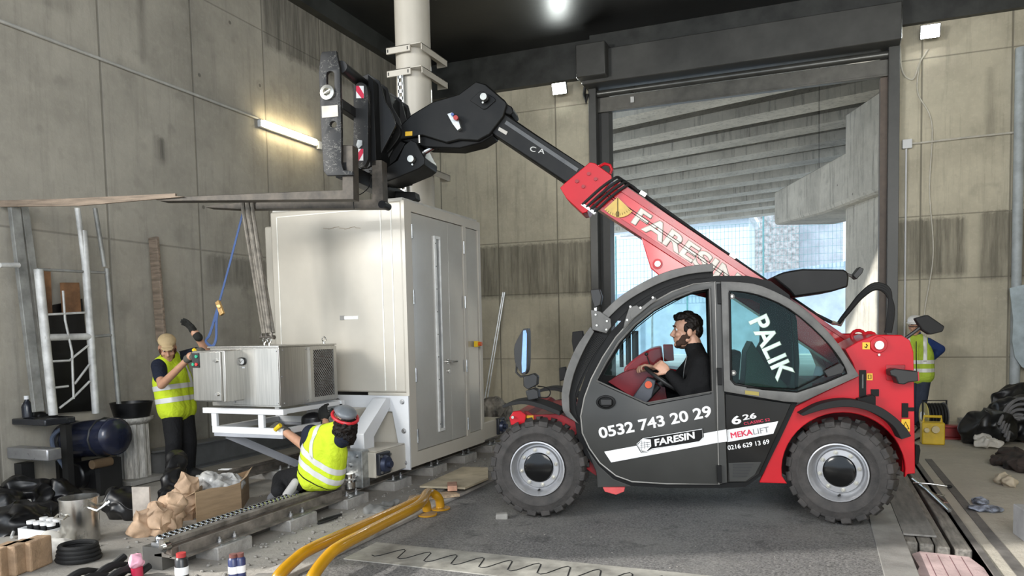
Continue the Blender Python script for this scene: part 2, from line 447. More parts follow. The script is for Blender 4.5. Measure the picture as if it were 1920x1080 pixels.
# --- rolling door
m_door = mat('door_steel', (.075, .075, .07), .42, .2, .15, 2, spec=.5)
m_door2 = mat('door_steel_light', (.12, .12, .11), .3, .5, .15, 2)
dr = thing('door_1', 'dark grey steel frame and roller housing of the big rolling door', 'door', ((DX0+DX1)/2, YB, 0))
dr['kind'] = 'structure'
MB().bx(DX0-.02, DX1, YB-.42, YB+.02, 5.80, 6.36).obj('housing', m_door, dr, bevel=.015)
MB().bx(DX0-.06, DX0+.47, YB-.62, YB-.0, 5.86, 6.42).obj('motor_box', m_door, dr, bevel=.02)
for nm, a, b in (('left', DX0+.02, DX0+.16), ('right', DX1-.16, DX1-.0)):
    MB().bx(a, b, YB-.16, YB+.06, 0, 5.8).obj('guide_rail', m_door, dr, bevel=.006)
MB().bx(DX0+.16, DX0+.34, YB+.02, YB+.3, 0, 5.7).obj('jamb', mat('jamb_dark', (.05, .05, .047), .5), dr)
MB().bx(DX1-.26, DX1-.16, YB+.02, YB+.3, 0, 5.75).obj('jamb', mat('jamb_brown', (.16, .125, .1), .6), dr)
MB().cone((DX0+.1, YB-.05, 5.72), (DX1-.1, YB-.05, 5.72), .06, seg=14).obj('roller_tube', m_door2, dr)
MB().bx(DX0+.1, DX1-.12, YB-.02, YB+.05, 5.42, 5.66).bx(DX0+.1, DX1-.12, YB-.04, YB+.07, 5.40, 5.43).obj('curtain_edge', mat('curtain', (.13, .125, .11), .35, .4), dr, bevel=.004)
MB().bx(-3.1, -3.04, YB-.05, YB-.02, 5.5, 5.6).obj('sticker', mat('paper_white', (.8, .8, .78), .6), dr)
MB().tube([(DX0-.02, YB-.2, 5.86), (DX0-.04, YB-.2, 5.7), (DX0-.01, YB-.2, 5.55), (DX0+.02, YB-.2, 5.7)], .03, 8).obj('chain_hoist', mat('black_plastic', (.015, .015, .015), .5), dr)
# concrete bracket strip in the corner behind the mast
struct('trim_11', MB().bx(XL+.02, XL+.14, YB-.2, YB-.02, 0, 6.0), mat('corner_profile', (.2, .2, .18), .6))

# ================================================================ OUTSIDE THE DOOR
m_vb = concrete('bridge_concrete', (.54, .515, .45), 0, 0, 7.0, (), streak=.8, dark=.2)
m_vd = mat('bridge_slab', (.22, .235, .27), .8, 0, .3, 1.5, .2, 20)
struct('ground_outside', MB().bx(-40, 40, 13.6, 120, -.4, -.02), mat('yard_concrete', (.68, .67, .63), .8, 0, .1, .5))
bd = V((-.956, .294, 0)); bn = V((.294, .956, 0))
for k in range(10):
    c0 = V((1.2, 14.6, 0)) + bn*(k*1.75)
    p0 = c0 + bd*17; p1 = c0 - bd*(9 if k < 1 else 16)
    b = MB()
    prof = [(-.34, 0), (.34, 0), (.34, .22), (.12, .42), (.12, .95), (.42, 1.12), (.42, 1.25), (-.42, 1.25), (-.42, 1.12), (-.12, .95), (-.12, .42), (-.34, .22)]
    L = (p1-p0).length; dd = (p1-p0).normalized(); nn = V((0, 0, 1)).cross(dd)
    b.prism(prof, 0, L, lambda u, v, w_, p0=p0, dd=dd, nn=nn: p0+dd*w_+nn*u+V((0, 0, 6.15+v)))
    tag(b.obj('bridge_girder', m_vb, smooth=0), 'long concrete girder under the viaduct, number %s counted away from the door opening' % ('one two three four five six seven eight nine ten'.split()[k]), 'girder', 'viaduct girders outside the door')
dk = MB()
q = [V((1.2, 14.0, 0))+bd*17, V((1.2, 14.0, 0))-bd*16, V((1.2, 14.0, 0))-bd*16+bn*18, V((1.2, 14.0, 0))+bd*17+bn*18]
dk.prism([(p.x, p.y) for p in [V((-26, 13.5, 0)), V((6, 13.5, 0))]+q[1:3]+[V((-26, 36, 0))]], 7.402, 7.7, lambda u, v, w_: V((u, v, w_)))  # outline stretched to the wall and far left to shade the pier
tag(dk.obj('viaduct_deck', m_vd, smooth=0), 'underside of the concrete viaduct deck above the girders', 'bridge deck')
# hammerhead pier
pr = thing('viaduct_pier', 'concrete hammerhead pier carrying the viaduct girders outside the door', 'pier', (1.4, 18.6, 0))
cdv = V((-.37, .93, 0)).normalized(); cn = V((cdv.y, -cdv.x, 0))
def capf(u, v, w_): return V((1.35, 18.2, 0)) + cdv*u + cn*w_ + V((0, 0, v))
MB().prism([(-2.6, 5.35), (4.7, 5.35), (4.7, 4.42), (1.2, 4.22), (-2.0, 4.2), (-2.6, 4.4)], -.9, .9, capf).obj('pier_cap', m_vb, pr, smooth=0, bevel=.1)
MB().prism([(-2.4, 6.14), (-.1, 6.14), (-.1, 5.3), (-2.4, 5.3)], -.9, .5, capf).obj('shear_block', m_vb, pr, smooth=0)
MB().prism([(-1.4, 0), (.5, 0), (.5, 4.25), (-1.4, 4.25)], -.65, .75, capf).obj('pier_shaft', m_vb, pr, smooth=0, bevel=.08)
# light hall, block tower, fence, embankment
m_hall = concrete('hall_panels', (.62, .66, .71), 0, 0, 1.9, (), streak=.05, dark=.9)
tag(MB().bx(-48, 2.0, 70, 80, -.3, 22).obj('white_hall', m_hall, smooth=0), 'white panelled hall in bright daylight beyond the viaduct', 'building')
m_blk = mat('stone_blocks', (.34, .35, .36), .85, 0, .3, 3, .5, 8)
tag(MB().bx(-5.7, -1.6, 66, 69, -.3, 23).obj('block_tower', m_blk, smooth=0), 'grey stone block tower in front of the white hall', 'tower')
m_ret = mat('pale_wall', (.42, .53, .66), .8, 0, .12, 1.2, .2, 6)
em = MB(); em.prism([(-22, 0), (16, 0), (16, 5.7), (2.7, 5.1), (-22, 2.5)], 42, 42.8, lambda u, v, w_: V((u, w_, v-.1)))
tag(em.obj('retaining_wall', m_ret, smooth=0), 'pale blue retaining wall rising to the right behind the fence', 'wall')
cab = thing('site_cabin', 'white flat-roofed site cabin behind the mesh fence', 'cabin', (-10, 49, 0))
MB().bx(-16, -4, 46.6, 51, 0, 8.1).obj('cabin_body', mat('cabin_white', (.6, .66, .70), .6, 0, .05), cab, smooth=0)
MB().bx(-16.4, -3.7, 46.2, 51.4, 8.1, 8.45).obj('cabin_roof', mat('cabin_roof', (.75, .8, .82), .6), cab, smooth=0)
MB().bx(-8.9, -7.5, 46.52, 46.6, .1, 6.6).obj('cabin_door', mat('cabin_teal', (.35, .55, .56), .5), cab, smooth=0)
m_fence = mat('fence_green', (.12, .30, .32), .5)
for k, (xa, xb) in enumerate(((-19.2, -15.1), (-15.1, -11.0), (-11.0, -6.9), (-6.9, -2.8), (-2.8, 1.3))):
    b = MB(); Yf = 41.4
    zb = 2.5+.105*(xa+22); zt = zb+3.0
    for i in range(21):
        xx = xa+.04+(xb-xa-.08)*i/20
        b.bx(xx-.007, xx+.007, Yf-.007, Yf+.007, zb, zt)
    for i in range(9):
        zz = zb+(zt-zb)*i/8; b.bx(xa+.04, xb-.04, Yf-.01, Yf+.01, zz-.007, zz+.007)
    f = thing('mesh_fence', 'green wire mesh fence panel above the pale wall, panel %s from the left' % ('one two three four five'.split()[k]), 'fence', (xa, Yf, zb), group='mesh fence panels outside')
    b.obj('mesh', m_fence, f, smooth=0)
    MB().bx(xa-.04, xa+.035, Yf-.05, Yf+.05, 0, zt+.2).obj('post', m_fence, f, smooth=0)
lp_ = thing('street_lamp', 'thin curved grey lamp post in front of the site cabin', 'lamp', (-9.3, 39, 0))
MB().tube(spline([(-8.4, 39, 0), (-8.4, 39, 4.4), (-8.5, 39, 6.1), (-9.3, 39, 6.55)], 6), .06, 8).obj('post', mat('lamp_grey', (.45, .5, .52), .5, .3), lp_)
MB().bx(-10.1, -9.3, 38.9, 39.1, 6.5, 6.65).obj('lamp_head', mat('lamp_grey', (.45, .5, .52)), lp_, bevel=.02)
gt = MB(); gt.bx(2.2, 6.2, 26.6, 26.8, 0, 3.6)
tag(gt.obj('blue_gate', mat('gate_navy', (.06, .08, .15), .5), smooth=0), 'dark navy steel gate panel beside the pier', 'gate')
# ================================================================ WHITE MACHINE CABIN ON RAILS
m_white = mat('cream_paint', (.51, .475, .405), .38, 0, .05, 1.5, .03, 20, coat=.15)
m_leaf = mat('door_paint', (.42, .41, .375), .16, 0, .04, 2, coat=.5)
m_wp = mat('white_paint', (.66, .67, .68), .38, 0, .05, 2)
m_gal = mat('galvanised', (.50, .52, .52), .38, .85, .2, 14)
m_stainl = mat('steel_bright', (.62, .61, .58), .25, 1.0, .12, 8)
m_blackp = mat('black_plastic', (.007, .007, .007), .5, spec=.25)
m_bolt = mat('bolt_steel', (.42, .42, .42), .35, .9)
m_rub = mat('rubber_dark', (.014, .014, .014), .7, spec=.3)
CX0, CX1, CY0, CY1, CZ = -5.42, -3.79, 6.27, 7.98, 2.84
cb = thing('machine_cabin', 'tall cream white steel machine cabin with double door standing on the rails', 'cabin', ((CX0+CX1)/2, (CY0+CY1)/2, .1))
MB().bx(CX0, CX1-.03, CY0, CY1, .95, CZ).bx(CX0-.3, CX0, CY0+.25, CY1, 1.0, CZ-.1).obj('body', m_white, cb, bevel=.02)
MB().bx(CX1-.5, CX1-.03, CY0+.02, CY1, .2, .95).obj('base_skirt', m_white, cb, bevel=.01)
MB().bx(CX0+.1, CX1-.52, CY0+.35, CY1-.1, .3, .94).obj('underframe', mat('under_dark', (.1, .1, .1), .6), cb)
fr = [(CY0, .2), (CY1, .2), (CY1, CZ), (CY0, CZ)]
fx = lambda u, v, w_: V((w_, u, v))
plate('door_frame', fr, [[(6.40, .34), (7.53, .34), (7.53, 2.745), (6.40, 2.745)], [(7.60, .36), (7.92, .36), (7.92, 2.74), (7.60, 2.74)]], CX1-.035, CX1, fx, m_white, cb, world=True)
MB().bx(CX1-.06, CX1-.012, 6.405, 7.175, .345, 2.74).obj('door_leaf', m_leaf, cb, bevel=.004)
MB().bx(CX1-.06, CX1-.012, 7.182, 7.525, .345, 2.74).obj('door_leaf', m_leaf, cb, bevel=.004)
MB().bx(CX1-.06, CX1-.015, 7.602, 7.918, .362, 2.738).obj('side_panel', m_leaf, cb, bevel=.004)
ws = plate('window_strip', [(6.86, .48), (6.985, .48), (6.985, 2.56), (6.86, 2.56)], [[(6.895, .51), (6.975, .51), (6.975, 2.53), (6.895, 2.53)]], CX1-.02, CX1+.004, fx, mat('strip_trim', (.80, .80, .77), .35, .2), cb, world=True)
MB().bx(CX1-.03, CX1-.010, 6.89, 6.98, .505, 2.535).obj('window_pane', mat('strip_glass', (.25, .26, .26), .15), cb)
b = MB()
for i in range(9):
    z = .56+i*.24; b.cone((CX1+.003, 6.877, z), (CX1+.008, 6.877, z), .006, seg=8)
pieces(b, 'screw', m_blackp, cb)
for (y, z) in ((6.40, 2.55), (6.40, 1.9), (6.40, 1.12), (6.40, .5), (7.535, 2.5), (7.535, 1.88), (7.535, 1.15), (7.535, .48)):
    MB().cone((CX1+.006, y, z-.07), (CX1+.006, y, z+.07), .011, seg=8).obj('hinge', m_gal, cb)
hd = MB(); hd.cone((CX1-.01, 7.10, 1.22), (CX1+.055, 7.10, 1.22), .012); hd.tube([(CX1+.05, 7.09, 1.22), (CX1+.055, 7.16, 1.22), (CX1+.05, 7.215, 1.22)], .011)
hd.cone((CX1-.012, 7.10, 1.22), (CX1-.004, 7.10, 1.22), .028)
hd.obj('door_handle', m_stainl, cb)
MB().cone((CX1-.014, 7.12, 1.115), (CX1-.002, 7.12, 1.115), .024).cone((CX1-.002, 7.12, 1.115), (CX1+.004, 7.12, 1.115), .012).obj('lock_cylinder', m_stainl, cb)
es = MB().bx(CX1, CX1+.05, 7.74, 7.81, 1.36, 1.43).obj('stop_box', mat('signal_yellow', (.85, .55, .02), .4), cb, bevel=.005)
MB().cone((CX1+.05, 7.775, 1.395), (CX1+.085, 7.775, 1.395), .022, .026).obj('stop_button', mat('signal_orange', (.75, .12, .01), .4), es)
MB().bx(CX0+.02, CX1-.03, CY0+.02, CY1-.02, CZ, CZ+.03).obj('roof_plate', mat('roof_grey', (.5, .49, .45), .5), cb)
# front face seams, scratch marks and a small plate
sm = MB()
for x in (-4.06, -3.94, CX0+.09): sm.bx(x-.006, x+.006, CY0-.004, CY0, .97, CZ-.06)
sm.bx(CX0+.09, -3.94, CY0-.004, CY0, CZ-.066, CZ-.056)
pieces(sm, 'weld_seam', mat('seam_white', (.85, .83, .76), .4), cb)
p = WY(641, 596, CY0)
MB().bx(p.x-.02, p.x+.03, CY0-.006, CY0, p.z-.022, p.z+.022).obj('marking_tag', mat('tag_grey', (.28, .27, .25), .6), cb)
MB().bx(p.x+.03, p.x+.2, CY0-.004, CY0, p.z-.018, p.z+.016).obj('tape', mat('tape_white', (.82, .81, .78), .5), cb)
b = MB()
for i in range(7):
    x = WY(606+i*10, 428+2*math.sin(i*2), CY0); y = WY(616+i*10, 427+2*math.sin(i*2+1), CY0)
    b.beam(x-V((0, .002, 0)), y-V((0, .002, 0)), .004, .004)
b.obj('scuff', mat('scuff_brown', (.33, .26, .18), .8), cb)
# flange plate, brace, bogie beam, wheel housing
fl = [(-4.80, .92), (CX1, .92), (CX1, .18), (CX1-.12, .18), (CX1-.12, .38), (CX1-.19, .76), (-4.8, .76)]
MB().prism(fl, CY0-.025, CY0-.002, lambda u, v, w_: V((u, w_, v))).obj('flange_plate', m_wp, cb, smooth=0, bevel=.004)
b = MB()
for x, z in ((-4.10, .86), (-3.86, .86), (-3.85, .57), (-3.85, .25), (-4.62, .86)):
    b.cone((x, CY0-.025, z), (x, CY0-.04, z), .018, seg=6).cone((x, CY0-.025, z), (x, CY0-.029, z), .026, seg=14)
pieces(b, 'flange_bolt', m_bolt, cb)
bg = MB().bx(-4.10, -3.84, 5.72, CY0-.02, .2, .44).bx(-4.16, -3.84, 5.74, CY0-.03, .44, .452).obj('bogie_beam', m_white, cb, bevel=.012)
MB().prism([(5.78, .45), (5.95, .45), (5.95, .55), (6.245, .80), (6.245, .90), (6.18, .90), (5.78, .6)], -4.16, -4.0, lambda u, v, w_: V((w_, u, v))).obj('brace', m_wp, cb, bevel=.005, smooth=0)
MB().prism([(5.62, .47), (5.74, .47), (5.74, .12), (5.62, .12)], -4.18, -3.92, lambda u, v, w_: V((w_, u, v))).obj('wheel_yoke', m_gal, cb, bevel=.01, smooth=0)
b = MB()
for x, z in ((-4.12, .42), (-3.98, .42), (-4.05, .33), (-4.1, .24), (-3.99, .24)):
    b.cone((x, 5.62, z), (x, 5.603, z), .016, seg=6)
pieces(b, 'yoke_bolt', m_bolt, cb)
b = MB(); b.prism([(-.11, 0), (.1, 0), (.12, .1), (.06, .24), (-.04, .26), (-.12, .12)], 0, .02, lambda u, v, w_: V((-4.22+u, 5.585-w_, .15+v)))
b.cone((-4.22, 5.57, .24), (-4.22, 5.55, .24), .05, seg=14)
b.obj('rail_sweeper', m_gal, cb, bevel=.004)
b = MB(); b.cone((-4.04, 5.58, .13), (-4.04, 5.58, .19), .075, seg=18); b.cone((-4.04, 5.58, .19), (-4.04, 5.58, .26), .045, seg=14); b.cone((-4.04, 5.58, .21), (-4.04, 5.58, .225), .085, seg=6)
b.obj('guide_roller', m_stainl, cb)
for yy in (5.82, CY1+.55):
    h = MB().bx(-3.86, -3.80, yy-.09, yy+.1, .22, .43).obj('bearing_block', mat('bearing_black', (.03, .032, .04), .4, .3), cb, bevel=.012)
    c = MB(); c.cone((-3.80, yy, .32), (-3.765, yy, .32), .085, .07, seg=20); c.cone((-3.765, yy, .32), (-3.73, yy, .32), .034, seg=14)
    c.obj('bearing_cap', mat('bearing_navy', (.04, .05, .09), .35, .3), h)
    c = MB()
    for dy in (-.07, .08):
        for dz in (.25, .4): c.cone((-3.80, yy+dy, dz), (-3.785, yy+dy, dz), .013, seg=6)
    pieces(c, 'bearing_bolt', m_bolt, h)
MB().bx(-4.10, -3.84, CY1, CY1+.68, .2, .42).obj('bogie_beam', m_white, cb, bevel=.012)
MB().prism([(CY1, .42), (CY1+.22, .42), (CY1, .86)], -4.0, -3.9, lambda u, v, w_: V((w_, u, v))).obj('brace', m_white, cb, bevel=.005, smooth=0)
# drive unit in front of the cabin: bracket, dark motor, spring
dv = MB(); dv.bx(-4.50, -4.44, 5.86, 6.24, .30, .80); dv.bx(-4.50, -4.28, 5.88, 6.24, .70, .80); dv.bx(-4.32, -4.28, 5.88, 6.0, .56, .80)
dv.obj('spring_bracket', m_white, cb, bevel=.006)
b = MB()
hel = [V((-4.37+.035*math.cos(t*.7), 5.95+.035*math.sin(t*.7), .42+t*.0035)) for t in range(64)]
b.tube(hel, .008, 6); b.cone((-4.37, 5.95, .38), (-4.37, 5.95, .70), .018); b.cone((-4.37, 5.95, .66), (-4.37, 5.95, .72), .05)
b.cone((-4.37, 5.95, .80), (-4.37, 5.95, .86), .013); b.obj('spring', m_rub, cb)
b = MB(); b.cone((-4.54, 5.74, .22), (-4.54, 5.74, .74), .12, .11, seg=20); b.ell((-4.54, 5.74, .74), (.11, .11, .06)); b.bx(-4.70, -4.40, 5.60, 5.87, .14, .24)
b.obj('drive_motor', mat('motor_black', (.014, .014, .016), .35), cb)
b = MB(); b.cone((-4.28, 5.52, .2), (-4.40, 5.90, .22), .10, .11, seg=18); b.ell((-4.28, 5.52, .2), (.10, .07, .10))
b.obj('motor_housing', m_wp, cb)

# --- round white mast with clamp brackets on the cabin roof
mx, my, mr = -4.13, 7.12, .19
ms = thing('round_mast', 'round cream steel mast rising from the cabin roof to the ceiling', 'mast', (mx, my, CZ+.03))
MB().cone((mx, my, CZ+.031), (mx, my, 6.64), mr, seg=40).obj('tube', m_white, ms)
for z in (5.32, 4.57, 4.33, 3.30):
    b = MB(); b.bx(mx-mr-.0, mx+.10, my-mr-.05, my-mr-.028, z-.06, z+.01); b.bx(mx-mr, mx+.1, my-mr-.05, my-mr+.06, z-.0, z+.01)
    b.bx(mx+.1, mx+mr+.04, my-mr-.05, my+.35, z-.0, z+.01); b.bx(mx+mr+.03, mx+mr+.04, my-mr-.03, my+.35, z-.06, z+.01); b.bx(mx+.1, mx+mr+.04, my+.34, my+.35, z-.06, z)
    c = b.obj('clamp_bracket', m_white, ms, bevel=.002)
    d = MB()
    for x in (mx-mr+.02, mx+.07): d.bx(x-.006, x+.006, my-mr-.053, my-mr-.049, z-.045, z-.012)
    pieces(d, 'slot', m_blackp, c)
b = MB(); x = mx-.03; y = my-mr-.035
zz = CZ+.05
while zz < 4.27:
    b.bx(x-.028, x-.016, y-.012, y, zz, zz+.075); b.bx(x+.016, x+.028, y-.012, y, zz, zz+.075); b.bx(x-.028, x+.028, y-.012, y, zz, zz+.035); zz += .075
b.bx(x-.034, x-.028, y-.012, y+.03, CZ+.05, 4.27).bx(x+.028, x+.034, y-.012, y+.03, CZ+.05, 4.27)
b.obj('slotted_channel', m_gal, ms, smooth=0)

# ================================================================ COOLING UNIT ON THE SLINGS
def stainless():
    m, nt, p, oc = newmat('stainless_brushed')
    f = _noise(nt, oc, 3, 5, .6, (30, 30, .8)); g = _noise(nt, oc, 2.0, 4, .5)
    nt.links.new(_mix(nt, _ramp(nt, f, .3, .7), (.36, .35, .325), (.50, .485, .45)), p.inputs['Base Color'])
    nt.links.new(_m(nt, 'MULTIPLY_ADD', g, .25, .2), p.inputs['Roughness']); p.inputs['Metallic'].default_value = .92
    return m
m_ss = stainless()
AX0, AX1, AY0, AY1, AZ0, AZ1 = -5.24, -4.455, 5.2, 6.0, .905, 1.44
ac = thing('cooling_unit', 'stainless steel cooling unit hanging from the grey slings over the white frame', 'cooling unit', ((AX0+AX1)/2, (AY0+AY1)/2, AZ0))
MB().bx(AX0, AX1, AY0, AY1, AZ0, AZ1).obj('housing', m_ss, ac, bevel=.004)
MB().bx(AX0-.02, AX1+.01, AY0-.012, AY1+.012, AZ1, AZ1+.012).obj('lid', m_ss, ac)
pn = MB().bx(-4.985, AX1-.006, AY0-.008, AY0, AZ0+.015, AZ1-.012).obj('front_panel', m_ss, ac, bevel=.003)
b = MB()
for x in (-4.96, -4.48):
    for z in (AZ0+.04, AZ1-.035): b.cone((x, AY0-.008, z), (x, AY0-.014, z), .008, seg=8)
for y in (AY0+.05, AY0+.37):
    for z in (AZ0+.03, AZ1-.03): b.cone((AX1, y, z), (AX1+.007, y, z), .008, seg=8)
b.cone((AX1, AY0+.03, AZ0+.27), (AX1+.007, AY0+.03, AZ0+.27), .008, seg=8)
pieces(b, 'screw', m_bolt, ac)
cbx = MB().bx(-5.225, -4.865, 4.99, AY0, AZ0+.06, AZ1-.02).obj('control_box', m_ss, ac, bevel=.006)
MB().bx(-5.22, -4.90, 4.972, 4.99, AZ0+.07, AZ1-.03).obj('control_door', m_ss, cbx, bevel=.004)
b = MB()
for z in (AZ0+.13, AZ1-.11): b.cone((-4.945, 4.972, z), (-4.945, 4.955, z), .015, seg=10).bx(-4.965, -4.93, 4.95, 4.957, z-.005, z+.005)
pieces(b, 'latch', m_stainl, cbx)
kp = MB().bx(-5.215, -5.135, 4.962, 4.973, 1.27, 1.40).obj('button_panel', m_blackp, cbx, bevel=.004)
for x, z, cn_, cc in ((-5.155, 1.37, 'green', (.03, .35, .2)), (-5.195, 1.30, 'green', (.03, .35, .2)), (-5.158, 1.30, 'red', (.6, .05, .05))):
    c = MB(); c.cone((x, 4.962, z), (x, 4.950, z), .014, seg=14)
    o = c.obj('push_button', mat('button_'+cn_, cc, .35), cbx); o['label'] = cn_+' push button'
gg = MB(); gx, gz = -4.855, 1.315
gg.cone((gx, AY0-.008, gz), (gx, AY0-.022, gz), .036, seg=24)
g = gg.obj('pressure_gauge', m_blackp, ac)
MB().cone((gx, AY0-.022, gz), (gx, AY0-.024, gz), .027, seg=24).obj('dial', mat('dial_white', (.8, .8, .78), .4), g)
MB().beam((gx-.012, AY0-.0255, gz-.012), (gx+.014, AY0-.0255, gz+.014), .003, .002).obj('needle', m_blackp, g)
MB().bx(gx-.02, gx+.02, AY0-.011, AY0-.007, gz-.062, gz-.05).obj('gauge_label', m_wp, ac)
plate('grille_frame', [(AY0+.40, AZ0+.012), (AY1-.005, AZ0+.012), (AY1-.005, AZ1-.012), (AY0+.40, AZ1-.012)], [[(AY0+.445, AZ0+.05), (AY1-.05, AZ0+.05), (AY1-.05, AZ1-.04), (AY0+.445, AZ1-.04)]], AX1, AX1+.018, fx, m_ss, ac, world=True)
MB().bx(AX1, AX1+.003, AY0+.43, AY1-.04, AZ0+.04, AZ1-.03).obj('coil', mat('coil_copper', (.06, .032, .022), .5, .4, .5, 3, sc=(1, 9, 60), col2=(.006, .005, .005)), ac)
b = MB()
n = 24
for i in range(n+1):
    for sgn in (1, -1):
        ya, yb_ = AY0+.445, AY1-.05; za, zb_ = AZ0+.05, AZ1-.04; W = yb_-ya; H = zb_-za
        z0 = za-W+(H+W)*i/n
        p0 = V((AX1+.011, ya if sgn > 0 else yb_, z0)); p1 = V((AX1+.011, yb_ if sgn > 0 else ya, z0+W))
        t0 = max(0, (za-p0.z)/W); t1 = min(1, (zb_-p0.z)/W)
        if t1 > t0+.02: b.beam(p0.lerp(p1, t0), p0.lerp(p1, t1), .0028, .0028, (1, 0, 0))
b.obj('wire_mesh', m_gal, ac, smooth=0)
for p in ((-4.98, 5.62), (-4.73, 5.40), (-4.52, 5.92)):
    b = MB(); b.cone((p[0], p[1], AZ1+.01), (p[0], p[1], AZ1+.035), .012)
    b.tube([V((p[0]+.022*math.cos(t*.5236), p[1], AZ1+.057+.022*math.sin(t*.5236))) for t in range(12)], .006, 6, True)
    b.obj('eye_bolt', m_stainl, ac)
# --- white mounting frame under it
fm = thing('mounting_frame', 'white welded square tube frame under the cooling unit, braced to the rails', 'frame', (-4.9, 5.6, 0))
b = MB()
for y in (5.16, 6.0):
    b.bx(-5.32, -4.40, y, y+.05, .84, .89); b.bx(-5.22, -4.42, y+.005, y+.045, .66, .72)
    for x in (-5.20, -4.66): b.bx(x-.03, x+.03, y+.01, y+.04, .72, .84)
for x in (-5.2, -4.44): b.bx(x-.03, x+.03, 5.2, 6.0, .665, .715); b.bx(x-.025, x+.025, 5.2, 6.0, .845, .885)
b.bx(-4.66, -4.6, 5.99, 6.05, .72, .84)
b.obj('top_frame', m_wp, fm, bevel=.003, smooth=0)
m_gp = mat('grey_primer', (.34, .35, .38), .45, .1, .1, 3)
b = MB(); b.beam((-5.2, 5.2, .645), (-4.42, 5.2, .645), .07, .03); b.beam((-5.2, 6.05, .645), (-4.42, 6.05, .645), .07, .03)
pieces(b, 'sub_rail', m_gp, fm, smooth=0)
b = MB(); b.beam((-5.12, 5.25, .63), (-4.78, 5.9, .22), .05, .07); b.bx(-4.83, -4.74, 5.86, 5.94, .14, .22)
b.obj('brace', m_gp, fm, smooth=0)
b = MB(); b.bx(-4.86, -4.80, 6.0, 6.06, .2, .66).bx(-4.8, -4.4, 6.04, 6.05, .3, .66)
b.obj('leg', m_gp, fm, smooth=0)
MB().bx(-4.79, -4.42, 6.02, 6.035, .27, .6).obj('white_panel', m_wp, fm, smooth=0)

# ================================================================ RAILS, SLEEPER BLOCKS, CHAIN
m_rail = mat('rail_steel', (.25, .225, .195), .5, .3, .3, 8, .15, 40)
def rail(x, y0, y1, label):
    r = thing('crane_rail', label, 'rail', (x, y0, .09))
    b = MB(); prof = [(-.075, 0), (.075, 0), (.075, .012), (.012, .025), (.012, .075), (.032, .082), (.032, .112), (-.032, .112), (-.032, .082), (-.012, .075), (-.012, .025), (-.075, .012)]
    b.prism(prof, y0, y1, lambda u, v, w_: V((x+u, w_, .092+v))); b.obj('rail_bar', m_rail, r, smooth=0)
    return r
R1, R2 = -4.06, -5.55
r1 = rail(R1, 3.55, 10.6, 'near steel crane rail on concrete blocks in front of the cabin')
b = MB(); b.bx(R1+.06, R1+.16, 3.55, 5.4, .088, .1); b.bx(R1+.085, R1+.1, 3.6, 5.36, .10, .165); b.obj('side_angle', m_rail, r1, smooth=0)
rail(R2, 4.9, 10.6, 'far steel crane rail behind the kneeling worker')
def bk(u, s, seed):
    random.seed(seed); return [u*(1+random.uniform(-s, s))]
m_blockc = mat('block_concrete', (.36, .345, .32), .85, 0, .22, 5, .5, 30)
def block(x, y, label):
    t = thing('sleeper_block', label, 'concrete block', (x, y, 0), group='concrete sleeper blocks under the rails')
    b = MB(); b.bx(-.235, .19, -.15, .18, -.02, .088)
    b.obj('block', m_blockc, t, world=False, bevel=.008)
    MB().bx(.06, .18, -.1, .12, .088, .097).obj('clip_plate', m_gal, t, world=False)
    for yy in (-.06, .08):
        c = MB(); c.cone((.12, yy, .097), (.12, yy, .107), .022, seg=14).cone((.12, yy, .107), (.12, yy, .125), .016, seg=6).cone((.12, yy, .125), (.12, yy, .14), .008)
        c.obj('anchor_bolt', m_bolt, t, world=False)
    return t
ordn = 'first second third fourth fifth sixth seventh eighth ninth'.split()
for i, y in enumerate((3.98, 4.72, 5.46, 6.22, 6.98, 7.74, 8.5)):
    block(R1, y, 'grey concrete block under the near rail, %s from the front' % ordn[i])
for i, y in enumerate((5.55, 6.35, 7.2)):
    block(R2, y, 'grey concrete block under the far rail, %s from the front' % ordn[i])
# shiny roller chain laid beside the near rail
ch = thing('roller_chain', 'shiny steel roller chain with ball links lying beside the near rail', 'chain', (-4.16, 3.62, .0))
MB().bx(-4.24, -4.07, 3.55, 5.42, .0, .15).obj('chain_tray', mat('tray_dark', (.12, .115, .105), .5, .4), ch, smooth=0)
m_chr = mat('chain_steel', (.62, .63, .65), .15, 1.0, .15, 20)
for i in range(38):
    y = 3.62+i*.047
    b = MB(); b.ell((-4.115, y, .182), .029, None, 10, 7); b.ell((-4.185, y+.02, .182), .029, None, 10, 7); b.bx(-4.22, -4.085, y-.018, y+.018, .150, .165)
    b.obj('chain_link', m_chr, ch)
b = MB(); b.cone((-4.02, 3.52, .17), (-4.02, 3.56, .17), .035, .035, seg=18); b.cone((-4.02, 3.50, .17), (-4.02, 3.52, .17), .018, seg=12)
b.obj('end_roller', m_stainl, ch)
MB().bx(-4.055, -3.995, 3.56, 5.3, .10, .155).obj('chain_guide', mat('guide_brown', (.2, .16, .13), .6, .2, .2, 4), ch, bevel=.006)
tag(MB().box((-4.10, 5.36, .185), (.07, .34, .022), .1).obj('wood_offcut', mat('raw_wood', (.50, .36, .22), .7, 0, .2, 6, sc=(8, 1, 8)), bevel=.003), 'small light wooden offcut lying on the chain beside the wheel housing', 'wood')
# I-beam at the foot of the left wall
ib = MB(); ib.prism([(-.1, 0), (.1, 0), (.1, .02), (.012, .03), (.012, .27), (.1, .28), (.1, .30), (-.1, .30), (-.1, .28), (-.012, .27), (-.012, .03), (-.1, .02)], 5.9, 10.5, lambda u, v, w_: V((-6.88+u, w_, .001+v)))
tag(ib.obj('steel_beam', mat('beam_grey', (.20, .205, .21), .5, .3, .15, 3), smooth=0), 'long grey steel I-beam lying along the foot of the left wall', 'beam')
